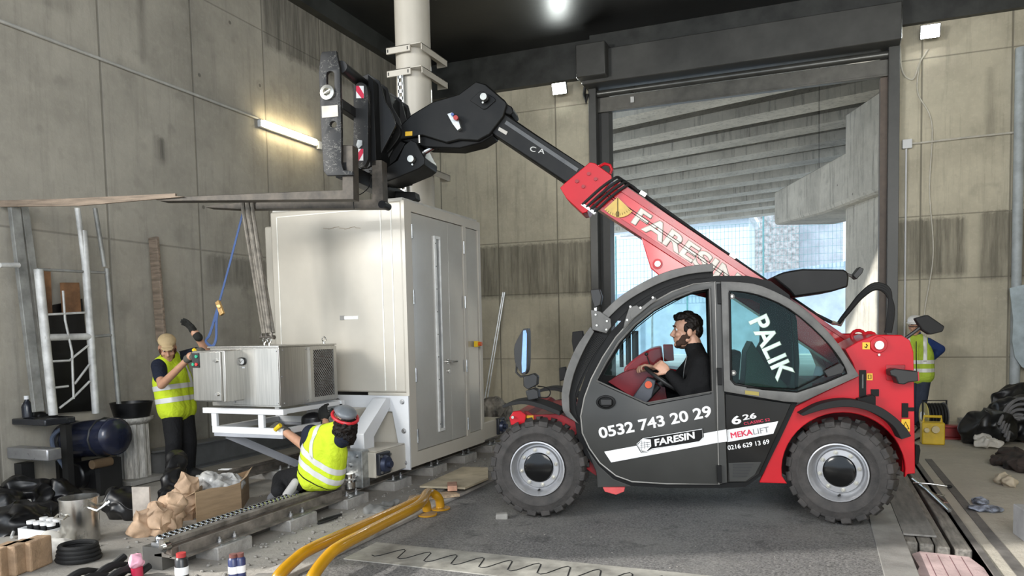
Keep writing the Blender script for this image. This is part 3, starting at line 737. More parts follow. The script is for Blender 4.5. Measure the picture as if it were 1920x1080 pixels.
# wall lamp, conduit, flood lights
la = WX(482, 231, XL); lb = WX(588, 270, XL)
fl = thing('batten_lamp', 'warm white lit strip lamp mounted slanting line on the left concrete wall', 'lamp', (XL, la.y, la.z))
MB().bx(XL, XL+.06, la.y, lb.y, la.z-.05, la.z+.05).obj('lamp_body', m_wp, fl, bevel=.01)
MB().bx(XL+.06, XL+.10, la.y+.03, lb.y-.03, la.z-.042, la.z+.042).obj('lamp_tube', emit('warm_tube', (1, .84, .5), 34), fl, bevel=.015)
MB().bx(XL, XL+.05, lb.y+.06, lb.y+.14, la.z-.07, la.z+.05).obj('junction_box', m_wp, fl, bevel=.005)
cdt = MB(); cdt.cone((XL+.02, 3.0, 4.55), (XL+.02, la.y, la.z+.06), .018, seg=8)
tag(cdt.obj('wall_conduit', mat('conduit_grey', (.5, .49, .45), .5)), 'grey cable conduit running along the left wall to the strip lamp', 'conduit')
def flood(x, z, label):
    t = thing('flood_light', label, 'lamp', (x, YB-.1, z))
    M = Matrix.Translation((x, YB-.22, z)) @ Matrix.Rotation(.35, 4, 'X')
    MB().bx(-.14, .14, .0, .05, -.1, .1, M).obj('lamp_body', m_blackp, t, bevel=.008)
    MB().bx(-.125, .125, -.006, .0, -.09, .09, M).obj('lamp_glass', emit('flood_white', (.93, 1, .96), 130), t)
    MB().bx(x-.02, x+.02, YB-.2, YB, z-.02, z+.02).obj('bracket', m_gal, t)
    return t
flood(-4.36, 5.86, 'small white flood lamp glowing on the back wall left of the door')
flood(1.56, 5.92, 'small white flood lamp glowing on the back wall right of the door')
jb = thing('junction_box', 'white cable junction box on the back wall right of the door', 'junction box', (1.28, YB, 4.32))
MB().bx(1.21, 1.35, YB-.07, YB, 4.25, 4.39).obj('box', m_wp, jb, bevel=.008)
MB().cone((1.27, YB-.03, 4.25), (1.27, YB-.03, 0.0), .014, seg=8).obj('drop_conduit', m_wp, jb)
MB().tube([(1.35, YB-.03, 4.32), (2.2, YB-.03, 4.335), (3.5, YB-.03, 4.35)], .016, 8).obj('side_conduit', mat('conduit_beige', (.55, .52, .45), .5), jb)
cbp = spline([(1.56, YB-.03, 5.72), (1.45, YB-.03, 5.55), (1.35, YB-.03, 5.3), (1.2, YB-.03, 5.45), (1.17, YB-.03, 5.9)], 6)
cb2 = spline([(1.45, YB-.02, 5.55), (1.42, YB-.02, 5.1), (1.62, YB-.02, 4.6), (1.60, YB-.02, 3.6), (1.66, YB-.02, 2.6), (1.55, YB-.02, 1.7), (1.58, YB-.02, 1.2)], 8)
tag(MB().tube(cbp, .012, 6).tube(cb2, .010, 6).obj('hanging_cable', mat('cable_cream', (.62, .59, .5), .5)), 'cream cable hanging down the back wall from the right flood lamp', 'cable')
# ================================================================ TELEHANDLER
TM = Matrix(((TA.x, TB.x, 0, TO.x), (TA.y, TB.y, 0, TO.y), (0, 0, 1, 0), (0, 0, 0, 1)))
th = thing('telehandler', 'red and dark grey telescopic handler with raised boom standing on the driveway', 'telehandler', M=TM)
m_red = mat('red_paint', (.50, .008, .016), .32, 0, .08, 2, spec=.3, coat=.12)
m_redd = mat('red_paint_dusty', (.34, .010, .016), .4, 0, .2, 4)
m_grey = mat('anthracite_paint', (.040, .040, .037), .36, 0, .10, 2, spec=.35)
m_frame = mat('grey_frame', (.125, .122, .115), .45, 0, .2, 5, spec=.35)
m_blk = mat('black_gloss', (.004, .004, .004), .15, 0, .2, 3, spec=.4)
m_seal = mat('black_seal', (.005, .005, .005), .5, spec=.2)
m_bs = mat('boom_black', (.0075, .0075, .007), .42, 0, .25, 6, spec=.25)
m_tyre = mat('tyre', (.045, .040, .037), .75, 0, .3, 9, .3, 70, col2=(.018, .017, .016))
m_rim = mat('rim_silver', (.40, .40, .41), .35, .45, .08, 6)
m_w = mat('decal_white', (.85, .85, .85), .4)
m_dred = mat('decal_red', (.65, .02, .07), .4)
m_yel = mat('decal_yellow', (.85, .50, .02), .4)
m_pin = mat('pin_steel', (.58, .56, .5), .3, .9, .1, 9)
f3 = lambda u, v, w_: V((u, w_, v))
def tr(pts, b): return [T(x, y, b) for x, y in pts]
def side(name, pts, b0, b1, m, parent=th, smooth=30, bevel=.004, **k):
    return MB().prism(tr(pts, b0), b0, b1, f3).obj(name, m, parent, world=False, smooth=smooth, bevel=bevel, **k)
def pinm(px, py, b, r, h=.03):
    p = TP(px, py, b); return MB().cone(p, p-V((0, h, 0)), r, seg=20)
MT = Matrix(((1, 0, 0, 0), (0, 0, -1, 0), (0, 1, 0, 0), (0, 0, 0, 1)))
def tmat(p0, p1, b):
    """text frame: baseline from picture point p0 towards p1 on plane b"""
    a0, c0 = T(*p0, b); a1, c1 = T(*p1, b)
    L = math.hypot(a1-a0, c1-c0)
    return Matrix.Translation((a0, b, c0)) @ Matrix.Rotation(-math.atan2(c1-c0, a1-a0), 4, 'Y') @ MT, L
# ---- wheels
def tyre_mesh():
    b = MB(); I = Matrix.Identity(4)
    b.lathe([(.215, -.12), (.26, -.140), (.32, -.15), (.365, -.14), (.383, -.11), (.388, 0), (.383, .11), (.365, .14), (.32, .15), (.30, .158), (.285, .150), (.26, .140), (.235, .135), (.215, .12)], I, 56, True)
    n = 20
    for s in (-1, 1):
        for k in range(n):
            t = (k+(.5 if s > 0 else 0))*2*math.pi/n; ww = .047
            def pt(r, h, dt): return V((r*math.cos(t+dt), r*math.sin(t+dt), h*s))
            lo = [pt(.36, .004, .05-.16/2+.03), pt(.36, .004, .05+.03), pt(.36, .12, .11), pt(.35, .150, .12), pt(.35, .150, -.11), pt(.36, .12, -.09)]
            hi = [pt(.414, .008, -.02), pt(.414, .008, .07), pt(.412, .105, .095), pt(.392, .148, .10), pt(.392, .148, -.085), pt(.412, .105, -.07)]
            A = [b.bm.verts.new(p) for p in lo]; B = [b.bm.verts.new(p) for p in hi]
            for i in range(6): b.bm.faces.new((A[i], A[(i+1) % 6], B[(i+1) % 6], B[i]))
            b.bm.faces.new(B); b.bm.faces.new(A[::-1])
    return b
I4 = Matrix.Identity(4)
def wheel(a, bc, steer, first=[None]):
    M = Matrix.Translation((a, bc, .412)) @ Matrix.Rotation(steer, 4, 'Z') @ MT
    if first[0] is None:
        t = tyre_mesh().obj('wheel', m_tyre, th, world=False, smooth=25, bevel=.006)
        r = MB().lathe([(.222, .128), (.226, .148), (.216, .150), (.207, .125), (.198, .075), (.188, .05), (.176, .052), (.166, .075), (.125, .078), (.120, .05), (.05, .05)], I4, 48, False, False).obj('rim', m_rim, t, world=False, smooth=35)
        MB().lathe([(.118, .05), (.117, .088), (.10, .095), (.0, .097)], I4, 32, False, False).obj('hub', m_blk, t, world=False, smooth=30)
        for k in range(8):
            q = k*math.pi/4+.2; x, y = .147*math.cos(q), .147*math.sin(q)
            MB().cone((x, y, .076), (x, y, .083), .0165, seg=14).cone((x, y, .083), (x, y, .098), .0125, seg=6).cone((x, y, .098), (x, y, .106), .006).obj('wheel_nut', m_pin, t, world=False)
        MB().cone((.0, -.19, .06), (.0, -.185, .11), .008).obj('valve', m_rub, t, world=False)
        first[0] = t
    else:
        t = first[0].copy(); COL.objects.link(t)
        for c in first[0].children:
            d = c.copy(); COL.objects.link(d); d.parent = t
    t.matrix_basis = M; return t
WF = T(1013, 885, .15)[0]; WR = T(1578, 886, .15)[0]
wheel(WF, .16, 0); wheel(WR, .16, -.40)
wheel(WF, 1.68, math.pi); wheel(WR, 1.68, math.pi-.35)
# ---- chassis
MB().bx(WF-.25, WR+.4, .55, 1.3, .30, .56).bx(WF-.1, WF+.1, .3, 1.54, .34, .48).bx(WR-.1, WR+.1, .45, 1.5, .34, .48).obj('chassis', mat('chassis_dark', (.05, .02, .02), .6), th, world=False)
# front red mudguard and axle body
side('front_wing', [(958, 782), (970, 771), (990, 771), (1000, 778), (1050, 776), (1078, 790), (1096, 815), (1108, 850), (1122, 895), (1100, 880), (1085, 840), (1055, 810), (1010, 795), (965, 793)], .22, 1.5, m_redd)
side('front_lug', [(955, 783), (962, 772), (976, 770), (986, 778), (984, 795), (958, 797)], .15, .22, m_red)
pinm(962, 782, .14, .012, .02).obj('lug_pin', m_pin, th, world=False)
side('decal', [(988, 779), (1000, 779), (1000, 791), (988, 791)], .212, .219, m_yel, bevel=0)
fm1 = sp2(tr([(942, 760), (958, 754), (985, 751), (1015, 757), (1050, 771)], 0.0)); fm2 = sp2(tr([(1050, 779), (1015, 766), (985, 758), (960, 760), (944, 765)], 0.0))
MB().prism(fm1+fm2, -.01, .30, f3).obj('front_mudguard', m_rub, th, world=False, bevel=.003)
MB().prism([(u, v-.02) for u, v in fm1+fm2], 1.54, 1.84, f3).obj('front_mudguard', m_rub, th, world=False, bevel=.003)
# ---- rear body
arc = [(WR+.455*math.cos(t), .41+.455*math.sin(t)) for t in [math.radians(x) for x in range(-6, 187, 8)]]
rb = tr([(1424, 905), (1455, 830), (1486, 765), (1545, 735), (1608, 706), (1598, 680), (1584, 655), (1610, 640), (1640, 628), (1690, 628), (1706, 638), (1713, 660), (1716, 888), (1702, 889)], .12)
MB().prism(rb+arc+tr([(1476, 907)], .12), .12, .16, f3).obj('rear_side_panel', m_red, th, world=False, bevel=.006)
top = tr([(1584, 655), (1610, 640), (1640, 628), (1690, 628), (1706, 638), (1713, 660), (1716, 740), (1600, 735), (1608, 706), (1598, 680)], .12)
MB().prism(top, .16, .62, f3).obj('rear_body', m_red, th, world=False, bevel=.01)
MB().prism(top, 1.25, 1.74, f3).obj('rear_body', m_red, th, world=False, bevel=.01)
a_r0 = T(1700, 880, .12)[0]; a_r1 = T(1716, 880, .12)[0]
MB().bx(a_r0-.02, a_r1-.005, .16, 1.74, T(1700, 888, .12)[1], T(1700, 745, .12)[1]).obj('counterweight', m_red, th, world=False, bevel=.01)
MB().bx(a_r0-.6, a_r0-.02, .62, 1.5, .62, 1.06).obj('rear_core', m_redd, th, world=False)
r_ = MB(); p = TP(1647, 646, .12); r_.cone(p, p-V((0, .018, 0)), .062, seg=28); r_.obj('pivot_ring', m_red, th, world=False, bevel=.004)
pinm(1647, 647, .10, .033, .03).obj('pivot_pin', m_pin, th, world=False)
pinm(1647, 665, .118, .009, .02).obj('grease_nipple', m_pin, th, world=False)
for q in ((1609, 630), (1630, 634)):
    p = TP(*q, .45); MB().tube([p+V((.052*math.cos(t*.4488), 0, .045*math.sin(t*.4488))) for t in range(14)], .014, 8, True).obj('lifting_eye', m_red, th, world=False)
d1 = side('decal', [(1617, 642), (1631, 642), (1631, 655), (1617, 655)], .114, .1195, m_yel, bevel=0)
pp = [TP(*q, .113) for q in ((1624, 645), (1626, 648), (1624, 652), (1621, 650))]
MB().tube(pp, .0045, 6).obj('hook_symbol', m_seal, d1, world=False)
d2 = side('decal', [(1625, 700), (1636, 700), (1636, 713), (1625, 713)], .114, .1195, m_yel, bevel=0)
MB().tube([TP(*q, .113) for q in ((1628, 703), (1633, 703), (1633, 710), (1628, 710))], .003, 5, True).obj('symbol', m_seal, d2, world=False)
d3 = side('decal', [(1690, 786), (1706, 786), (1706, 809), (1690, 809)], .114, .1195, m_yel, bevel=0)
MB().tube([TP(*q, .113) for q in ((1698, 791), (1704, 804), (1692, 804))], .004, 5, True).obj('warning_triangle', m_seal, d3, world=False)
side('slot', [(1611, 694), (1624, 694), (1624, 748), (1611, 748)], .112, .119, m_seal, bevel=0)
side('level_tube', [(1616, 702), (1619, 702), (1619, 728), (1616, 728)], .106, .112, m_frame, bevel=0)
side('cover_plate', [(1633, 730), (1648, 730), (1648, 743), (1633, 743)], .112, .119, m_seal, bevel=0)
side('latch_slot', [(1691, 756), (1703, 756), (1703, 764), (1714, 764), (1714, 771), (1703, 771), (1703, 783), (1691, 783)], .112, .119, m_seal, bevel=0)
side('lamp_plate', [(1662, 684), (1697, 684), (1697, 713), (1662, 713)], .11, .119, m_redd, bevel=.003)
rl = side('rear_lamp', [(1669, 694), (1678, 691), (1700, 694), (1721, 696), (1722, 715), (1704, 717), (1696, 721), (1684, 720), (1680, 708), (1670, 704)], -.02, .10, m_blackp, bevel=.008)
side('lamp_lens', [(1719, 697), (1723, 697), (1724, 714), (1719, 715)], -.015, .08, mat('lens_red', (.4, .01, .01), .15), rl, bevel=.002)
fr1 = sp2(tr([(1500, 777), (1540, 757), (1590, 749), (1640, 759), (1672, 777), (1697, 800), (1709, 818)], -.03)); fr2 = sp2(tr([(1690, 824), (1676, 800), (1650, 781), (1620, 768), (1585, 763), (1545, 768), (1506, 780)], -.03))
MB().prism(fr1+fr2, -.03, .34, f3).obj('rear_mudguard', m_rub, th, world=False, bevel=.004)
side('mudguard_bracket', [(1608, 748), (1636, 740), (1642, 744), (1642, 760), (1612, 764)], .05, .2, m_seal)
side('tow_hook', [(1716, 835), (1724, 835), (1726, 845), (1722, 870), (1716, 872)], .8, .9, m_seal)
b = MB(); b.tube([TP(*q, .3) for q in ((1690, 640), (1715, 622), (1735, 606))], .014, 8).obj('mirror_arm', m_blackp, th, world=False)
side('rear_mirror', [(1716, 597), (1740, 590), (1772, 612), (1768, 622), (1744, 628), (1730, 619)], .26, .33, m_rub, bevel=.01)
# ---- cab
D_out = [(1341, 528), (1300, 533), (1260, 547), (1220, 569), (1187, 597), (1155, 632), (1130, 670), (1109, 710), (1096, 745), (1089, 780), (1092, 812), (1105, 840), (1125, 868), (1155, 892), (1185, 903), (1250, 907), (1348, 908)]
W_in = [(1331, 541), (1300, 546), (1265, 559), (1225, 581), (1190, 609), (1160, 642), (1136, 681), (1119, 714), (1211, 756), (1336, 734)]
S_out = [(1345, 517), (1300, 522), (1255, 537), (1212, 559), (1178, 587), (1145, 623), (1118, 663), (1097, 705), (1084, 745), (1077, 785), (1083, 820), (1097, 852), (1119, 880), (1150, 902), (1185, 911), (1250, 915), (1355, 915), (1398, 913), (1430, 890), (1462, 825), (1494, 757), (1499, 680), (1494, 600), (1480, 553), (1445, 527), (1400, 517)]
Q_in = [(1368, 546), (1425, 555), (1468, 574), (1484, 590), (1490, 650), (1494, 734), (1430, 728), (1372, 718)]
cab_side = plate('cab_side', tr(S_out, .11), [tr(W_in, .11), tr(Q_in, .11)], .11, .15, f3, m_seal, th)
far_in = [(u*1.0, v) for u, v in tr(W_in, .11)]
plate('cab_side', tr(S_out, .11), [[(u, v) for u, v in tr([(1331, 541), (1300, 546), (1265, 559), (1225, 581), (1190, 609), (1160, 642), (1136, 681), (1119, 712), (1200, 720), (1336, 720)], .11)], tr(Q_in, .11)], .74, .78, f3, m_seal, th)
m_glass = glass('clear_glass', (.88, .94, .93), .35)
m_glassg = glass('green_glass', (.56, .74, .70), .35)
plate('far_window', tr(W_in, .11), [], .755, .76, f3, glass('far_glass', (.80, .93, .92), .3), th, smooth=0)
# roof and shell band between the sides
roof_o = tr([(1240, 544), (1300, 522), (1345, 517), (1400, 517), (1445, 527), (1480, 553), (1494, 600)], .11); roof_i = tr([(1484, 605), (1470, 563), (1440, 538), (1400, 529), (1345, 529), (1302, 534), (1244, 556)], .11)
MB().prism(roof_o+roof_i, .15, .74, f3).obj('roof', m_blk, th, world=False)
rp = tr([(1494, 600), (1499, 680), (1494, 757), (1462, 825), (1448, 825), (1480, 757), (1487, 680), (1484, 605)], .11)
MB().prism(rp, .15, .74, f3).obj('cab_rear_wall', m_blk, th, world=False)
wsd = tr([(1240, 544), (1212, 559), (1178, 587), (1145, 623), (1118, 663), (1097, 705)], .11)
wsi = [(u+.012, v-.010) for u, v in wsd]
MB().prism(wsd+wsi[::-1], .15, .74, f3).obj('windscreen', m_glass, th, world=False, smooth=30)
MB().prism(tr([(1097, 852), (1119, 880), (1150, 902), (1185, 911), (1398, 913), (1430, 890), (1425, 875), (1190, 885), (1150, 870), (1110, 830)], .11), .15, .74, f3).obj('cab_floor', m_seal, th, world=False)
door = plate('cab_door', tr(D_out, .085), [tr(W_in, .085)], .085, .11, f3, m_grey, th, bev=.002)
def loopline(pts, b, r, name, m, parent, closed=True):
    return MB().tube([TP(x, y, b) for x, y in pts], r, 6, closed).obj(name, m, parent, world=False)
loopline(W_in, .084, .008, 'window_trim', m_frame, door)
loopline([(x+(5 if x < 1300 else -3), y+4) for x, y in W_in], .082, .004, 'window_seal', m_seal, door)
loopline(D_out, .087, .006, 'door_trim', mat('trim_light', (.30, .29, .27), .4, .3), door)
ph = TP(1136, 754, .085)
h = MB(); h.lathe([(.052, .0), (.050, .012), (.04, .014), (.036, .004), (.0, .004)], Matrix.Translation(ph) @ MT @ Matrix.Diagonal((1.55, 1.1, 1, 1)), 28)
ho = h.obj('handle_cup', m_seal, door, world=False)
MB().box(ph+V((.005, -.012, .0)), (.09, .012, .05)).obj('door_handle', m_blackp, ho, world=False, bevel=.008)
side('b_pillar', [(1341, 528), (1352, 528), (1364, 905), (1349, 908)], .075, .115, m_grey)
for y0_, y1_ in ((532, 570), (690, 722), (873, 905)):
    side('hinge', [(1344, y0_), (1353, y0_), (1354, y1_), (1346, y1_)], .055, .08, m_seal, bevel=.003)
side('rear_lower_panel', [(1359, 738), (1420, 748), (1484, 757), (1455, 820), (1424, 888), (1400, 904), (1364, 905)], .095, .115, m_blk)
b = MB()
for k in range(5): b.beam(TP(1374, 871+k*5.5, .09), TP(1412-k*3, 871+k*5.5, .09), .008, .012)
side('vent_panel', [(1366, 868), (1428, 866), (1416, 890), (1398, 903), (1367, 903)], .09, .097, m_grey)
pieces(b, 'vent_slat', m_blackp, th, world=False)
# door lettering
Mx, L = tmat((1125, 823), (1336, 781), .0835); text('0532 743 20 29', Mx, m_w, door, size=.092, width=L, bold=.038)
st = side('stripe', [(1133, 847), (1345, 808), (1346, 830), (1146, 867)], .0825, .085, m_w, door, bevel=0)
side('stripe', [(1346, 808), (1362, 805), (1363, 828), (1347, 830)], .0725, .075, m_w, bevel=0)
side('stripe', [(1363, 806), (1459, 790), (1450, 813), (1364, 829)], .0925, .095, m_w, bevel=0)
bo = [(1193, 834), (1204, 821), (1222, 818), (1318, 803), (1320, 819), (1312, 827), (1222, 843), (1213, 848), (1202, 849)]
bd_ = side('badge', bo, .080, .0826, m_seal, door, bevel=0)
loopline([(x+(1.2 if x < 1250 else -1.5), y+(-1.5 if y > 830 else 1.5)) for x, y in bo], .0795, .003, 'badge_edge', m_w, door)
Mx, L = tmat((1228, 837), (1305, 822), .0795); text('FARESIN', Mx, m_w, door, size=.058, width=L, bold=.045, shear=.12)
side('badge_emblem', [(1196, 834), (1205, 823), (1220, 824), (1221, 837), (1212, 846), (1203, 845)], .0785, .080, m_w, door, bevel=0)
b = MB()
for k in range(3):
    b.beam(TP(1203+k*5, 826+k*1.5, .078), TP(1203+k*6, 844-k*2, .078), .003, .002); b.beam(TP(1200, 831+k*4, .078), TP(1219, 829+k*4, .078), .003, .002)
b.obj('emblem_lines', m_seal, door, world=False)
rlp = th
Mx, L = tmat((1373, 797), (1391, 794), .0925); text('6', Mx, m_w, rlp, size=.068, width=L, bold=.04)
Mx, L = tmat((1393, 788), (1419, 784), .0925); text('26', Mx, m_w, rlp, size=.044, width=L, bold=.03)
Mx, L = tmat((1395, 797), (1444, 789), .0925); text('CLASSIC S2', Mx, m_dred, rlp, size=.022, width=L, bold=.01)
Mx, L = tmat((1371, 822), (1412, 815), .0905); text('MEKA', Mx, m_dred, rlp, size=.046, width=L, bold=.03)
Mx, L = tmat((1413, 815), (1443, 810), .0905); text('LIFT', Mx, mat('decal_grey', (.22, .22, .23), .4), rlp, size=.044, width=L, bold=.008)
Mx, L = tmat((1365, 844), (1443, 832), .0925); text('0216 629 13 69', Mx, m_w, rlp, size=.037, width=L, bold=.02)
# rear quarter window, hinged open a little
QO = sp2([(1352, 528), (1385, 529), (1430, 537), (1500, 573), (1560, 630), (1595, 680), (1611, 705)], 3)+[(1560, 728), (1500, 755), (1470, 753), (1358, 734)]
QI = sp2([(1368, 545), (1420, 553), (1480, 580), (1540, 631), (1575, 674), (1588, 700)], 3)+[(1545, 718), (1494, 735), (1430, 730), (1376, 719), (1370, 712)]
qw = plate('quarter_window', tr(QO, .035), [tr(QI, .035)], .035, .06, f3, m_frame, th, bev=.003)
plate('pane', tr(QI, .045), [], .046, .05, f3, m_glassg, qw, smooth=0)
loopline(QI, .034, .006, 'window_seal', m_seal, qw)
MB().tube([TP(1368, 548, .03), TP(1371, 712, .03), TP(1378, 720, .03), TP(1425, 728, .03)], .009, 6).obj('inner_bar', m_seal, qw, world=False)
for q in ((1372, 556), (1375, 699)):
    p = TP(*q, .034); MB().cone(p, p-V((0, .01, 0)), .022, seg=18).obj('glass_washer', m_frame, qw, world=False)
    MB().cone(p-V((0, .01, 0)), p-V((0, .022, 0)), .009, seg=10).obj('glass_bolt', m_pin, qw, world=False)
side('caution_label', [(1397, 732), (1423, 735), (1423, 742), (1397, 739)], .031, .0345, mat('label_ochre', (.30, .24, .05), .5), qw, bevel=0)
b = MB(); b.tube([TP(1400, 726, .02), TP(1492, 730, .02), TP(1560, 695, .02)], .006, 6); b.obj('wiper_blade', m_seal, qw, world=False)
side('wiper_motor', [(1545, 696), (1575, 680), (1584, 690), (1580, 700), (1552, 708)], .01, .034, m_blackp, qw, bevel=.005)
# PALIK sticker on the pane
Mx, L = tmat((1403, 603), (1458, 718), .0335); text('PALIK', Mx, mat('sticker_mint', (.62, .80, .70), .5), qw, size=.15, width=L*1.0, bold=.035)
# ---- windscreen guard
GO = sp2([(1337, 494), (1290, 499), (1240, 513), (1190, 538), (1155, 562), (1126, 590)], 4); GI = sp2([(1137, 600), (1165, 573), (1197, 551), (1244, 528), (1292, 514), (1337, 509)], 4)
wg = side('windscreen_guard', GO+GI, .06, .075, m_frame)
for lo in range(9):
    bb = .12+lo*.075
    MB().tube([f3(*T(x, y, .075), bb) for x, y in sp2([(1336, 503), (1290, 507), (1242, 521), (1193, 545), (1160, 568), (1132, 596), (1105, 628), (1082, 664), (1065, 703), (1059, 742), (1063, 768)], 3)], .007, 6)  .obj('guard_bar', m_seal, wg, world=False)
b = MB()
for k in range(11):
    o_ = k*2.6
    b.tube([TP(x, y, .10) for x, y in sp2([(1330, 508+o_*.45), (1290, 511+o_*.5), (1243, 525+o_*.55), (1196, 550+o_*.6), (1166, 573+o_*.7), (1138+o_*.2, 603+o_*.6)], 3)], .0045, 5)
    b.tube([TP(x, y, .10) for x, y in sp2([(1112+o_*.85, 622+o_*.5), (1092+o_*.75, 655+o_*.45), (1076+o_*.6, 695+o_*.3), (1068+o_*.4, 735+o_*.1), (1070+o_*.3, 765), (1078+o_*.2, 785)], 3)], .0045, 5)
pieces(b, 'guard_louvre', m_rub, wg, world=False)
side('guard_backing', [(1337, 506), (1290, 512), (1243, 526), (1196, 550), (1166, 572), (1140, 600), (1168, 602), (1212, 562), (1255, 540), (1300, 525), (1337, 520)], .105, .112, m_seal, wg, bevel=0)
side('guard_backing', [(1112, 622), (1092, 655), (1072, 700), (1064, 740), (1070, 775), (1082, 790), (1080, 745), (1096, 706), (1118, 663), (1140, 628)], .105, .112, m_seal, wg, bevel=0)
side('guard_lower', sp2([(1107, 612), (1080, 652), (1061, 698), (1053, 740), (1055, 770)], 4)+[(1062, 780), (1085, 795), (1068, 772)]+sp2([(1067, 742), (1076, 702), (1094, 658), (1114, 622)], 4), .06, .08, m_frame, wg)
side('guard_hinge_plate', [(1108, 581), (1125, 584), (1145, 598), (1146, 612), (1137, 625), (1110, 618)], .045, .062, m_frame, wg)
for q in ((1117, 590), (1119, 610), (1138, 602), (1137, 618)): pinm(*q, .045, .008, .008).obj('guard_bolt', m_pin, wg, world=False)
side('guard_strut', [(1172, 600), (1180, 576), (1194, 572), (1200, 578), (1228, 556), (1232, 561), (1198, 588), (1184, 600), (1168, 618)], .05, .058, m_frame, wg)
for q in ((1182, 575), (1201, 577), (1224, 558), (1176, 600)): pinm(*q, .05, .009, .008).obj('guard_bolt', m_pin, wg, world=False)
wl = side('work_lamp', [(1107, 543), (1124, 541), (1129, 556), (1126, 572), (1114, 578), (1109, 560)], .06, .16, m_blackp, bevel=.008)
side('lamp_foot', [(1114, 570), (1119, 570), (1119, 585), (1114, 585)], .07, .1, m_w, wl)
# ---- mirrors on the front wing
mi = side('mirror', sp2([(981, 617), (986, 616), (990, 622), (990, 680), (987, 698), (981, 703), (975, 697), (966, 680), (964, 655), (968, 640), (978, 622)], 3), .02, .14, m_blackp, bevel=.006)
side('mirror_glass', [(981, 620), (986, 619), (988, 626), (987, 690), (985, 697), (979, 699), (978, 680)], .015, .021, mat('mirror_blue', (.30, .45, .80), .08, .8), mi, bevel=0)
MB().tube([TP(*q, .08) for q in ((969, 680), (968, 698), (976, 706), (995, 705), (1003, 712), (1003, 726))], .009, 8).obj('mirror_arm', m_blackp, th, world=False)
side('lower_mirror', [(981, 706), (1000, 700), (1008, 706), (1007, 722), (990, 731), (981, 724)], .06, .15, m_blackp, bevel=.008)
side('front_lamp', [(985, 733), (1000, 728), (1008, 732), (1010, 748), (990, 752)], .08, .2, m_blackp, bevel=.008)
MB().tube(spline([TP(*q, .1) for q in ((1008, 724), (1025, 727), (1032, 736), (1026, 745), (1010, 745))], 4), .005, 6).obj('lamp_cable', m_seal, th, world=False)
side('far_mirror', [(1073, 622), (1092, 620), (1094, 630), (1088, 645), (1076, 665), (1072, 640)], 1.7, 1.8, m_rub, bevel=.008)
side('far_lamp', [(1048, 690), (1060, 688), (1062, 712), (1049, 715)], 1.3, 1.4, m_rub, bevel=.008)
side('step', [(1130, 914), (1172, 914), (1170, 922), (1155, 928), (1134, 922)], .08, .2, mat('step_red', (.6, .08, .08), .5))
side('front_skirt', [(1098, 838), (1122, 872), (1150, 898), (1185, 912), (1120, 914), (1118, 885)], .10, .16, m_grey)
# ---- inside of the cab
side('inner_panel', sp2([(1140, 716), (1165, 700), (1195, 692), (1222, 698)], 3)+[(1247, 725), (1252, 757), (1210, 760)], .62, .74, mat('maroon', (.20, .008, .016), .3), bevel=.004)
sc_ = side('steering_column', [(1186, 745), (1213, 708), (1230, 713), (1222, 745), (1208, 760)], .34, .50, mat('console_grey', (.07, .075, .09), .45), bevel=.008)
p = TP(1216, 721, .335); MB().cone(p, p-V((0, .02, 0)), .03, seg=18).obj('stop_button', mat('button_orange', (.7, .09, .02), .4), sc_, world=False)
swc = TP(1243, 712, .42)
Rw = Matrix.Translation(swc) @ Matrix.Rotation(.62, 4, 'Y')
b = MB(); b.tube([Rw @ V((.175*math.cos(t*.2618), .175*math.sin(t*.2618), 0)) for t in range(24)], .015, 8, True)
for t in (0, 2.1, 4.2): b.tube([Rw @ V((.17*math.cos(t), .17*math.sin(t), 0)), Rw @ V((0, 0, -.03))], .012, 6)
b.cone(Rw @ V((0, 0, -.05)), Rw @ V((0, 0, .01)), .04)
b.obj('steering_wheel', m_blackp, th, world=False)
MB().tube([swc+V((-.04, 0, -.05)), TP(1208, 752, .42)], .03, 8).obj('column_tube', m_blackp, th, world=False)
MB().tube([TP(1228, 712, .60), TP(1213, 668, .60)], .006, 6).ell(TP(1212, 664, .60), .016).obj('joystick', m_blackp, th, world=False)
sa = T(1300, 760, .42)
b = MB(); b.bx(sa[0]-.16, sa[0]+.26, .22, .64, sa[1]-.16, sa[1]-.06); b.obj('seat', m_seal, th, world=False, bevel=.03, seg=3)
b = MB(); b.prism([(sa[0]+.20, sa[1]-.1), (sa[0]+.32, sa[1]-.1), (sa[0]+.38, sa[1]+.46), (sa[0]+.29, sa[1]+.46)], .24, .62, f3); b.obj('seat_back', m_seal, th, world=False, bevel=.03, seg=3)
side('rear_console', [(1395, 735), (1400, 660), (1410, 640), (1440, 690), (1490, 735)], .3, .7, mat('console_dark', (.03, .045, .035), .5))
side('dark_interior_panel', [(1425, 554), (1470, 574), (1486, 592), (1494, 736), (1386, 732), (1398, 690), (1424, 640)], .715, .735, m_blk, bevel=0)  # black panel added to stand in for the dark interior behind the quarter window
# engine side and ribbed hose seen through the cab
eng = side('engine_hood', sp2([(1170, 690), (1190, 672), (1218, 655), (1240, 650)], 3)+[(1245, 690), (1330, 700), (1330, 760), (1170, 740)], 1.15, 1.7, m_red, bevel=.02)
side('engine_cap', [(1243, 646), (1262, 646), (1264, 676), (1245, 678)], 1.2, 1.35, m_red, bevel=.008)
b = MB()
for k in range(3): p = TP(1165+k*13, 640-k*4, 1.3); b.cone(p-V((0, 0, .25)), p+V((0, 0, .06)), .02+.006*k, seg=10)
pieces(b, 'exhaust_stub', m_bs, eng, world=False)
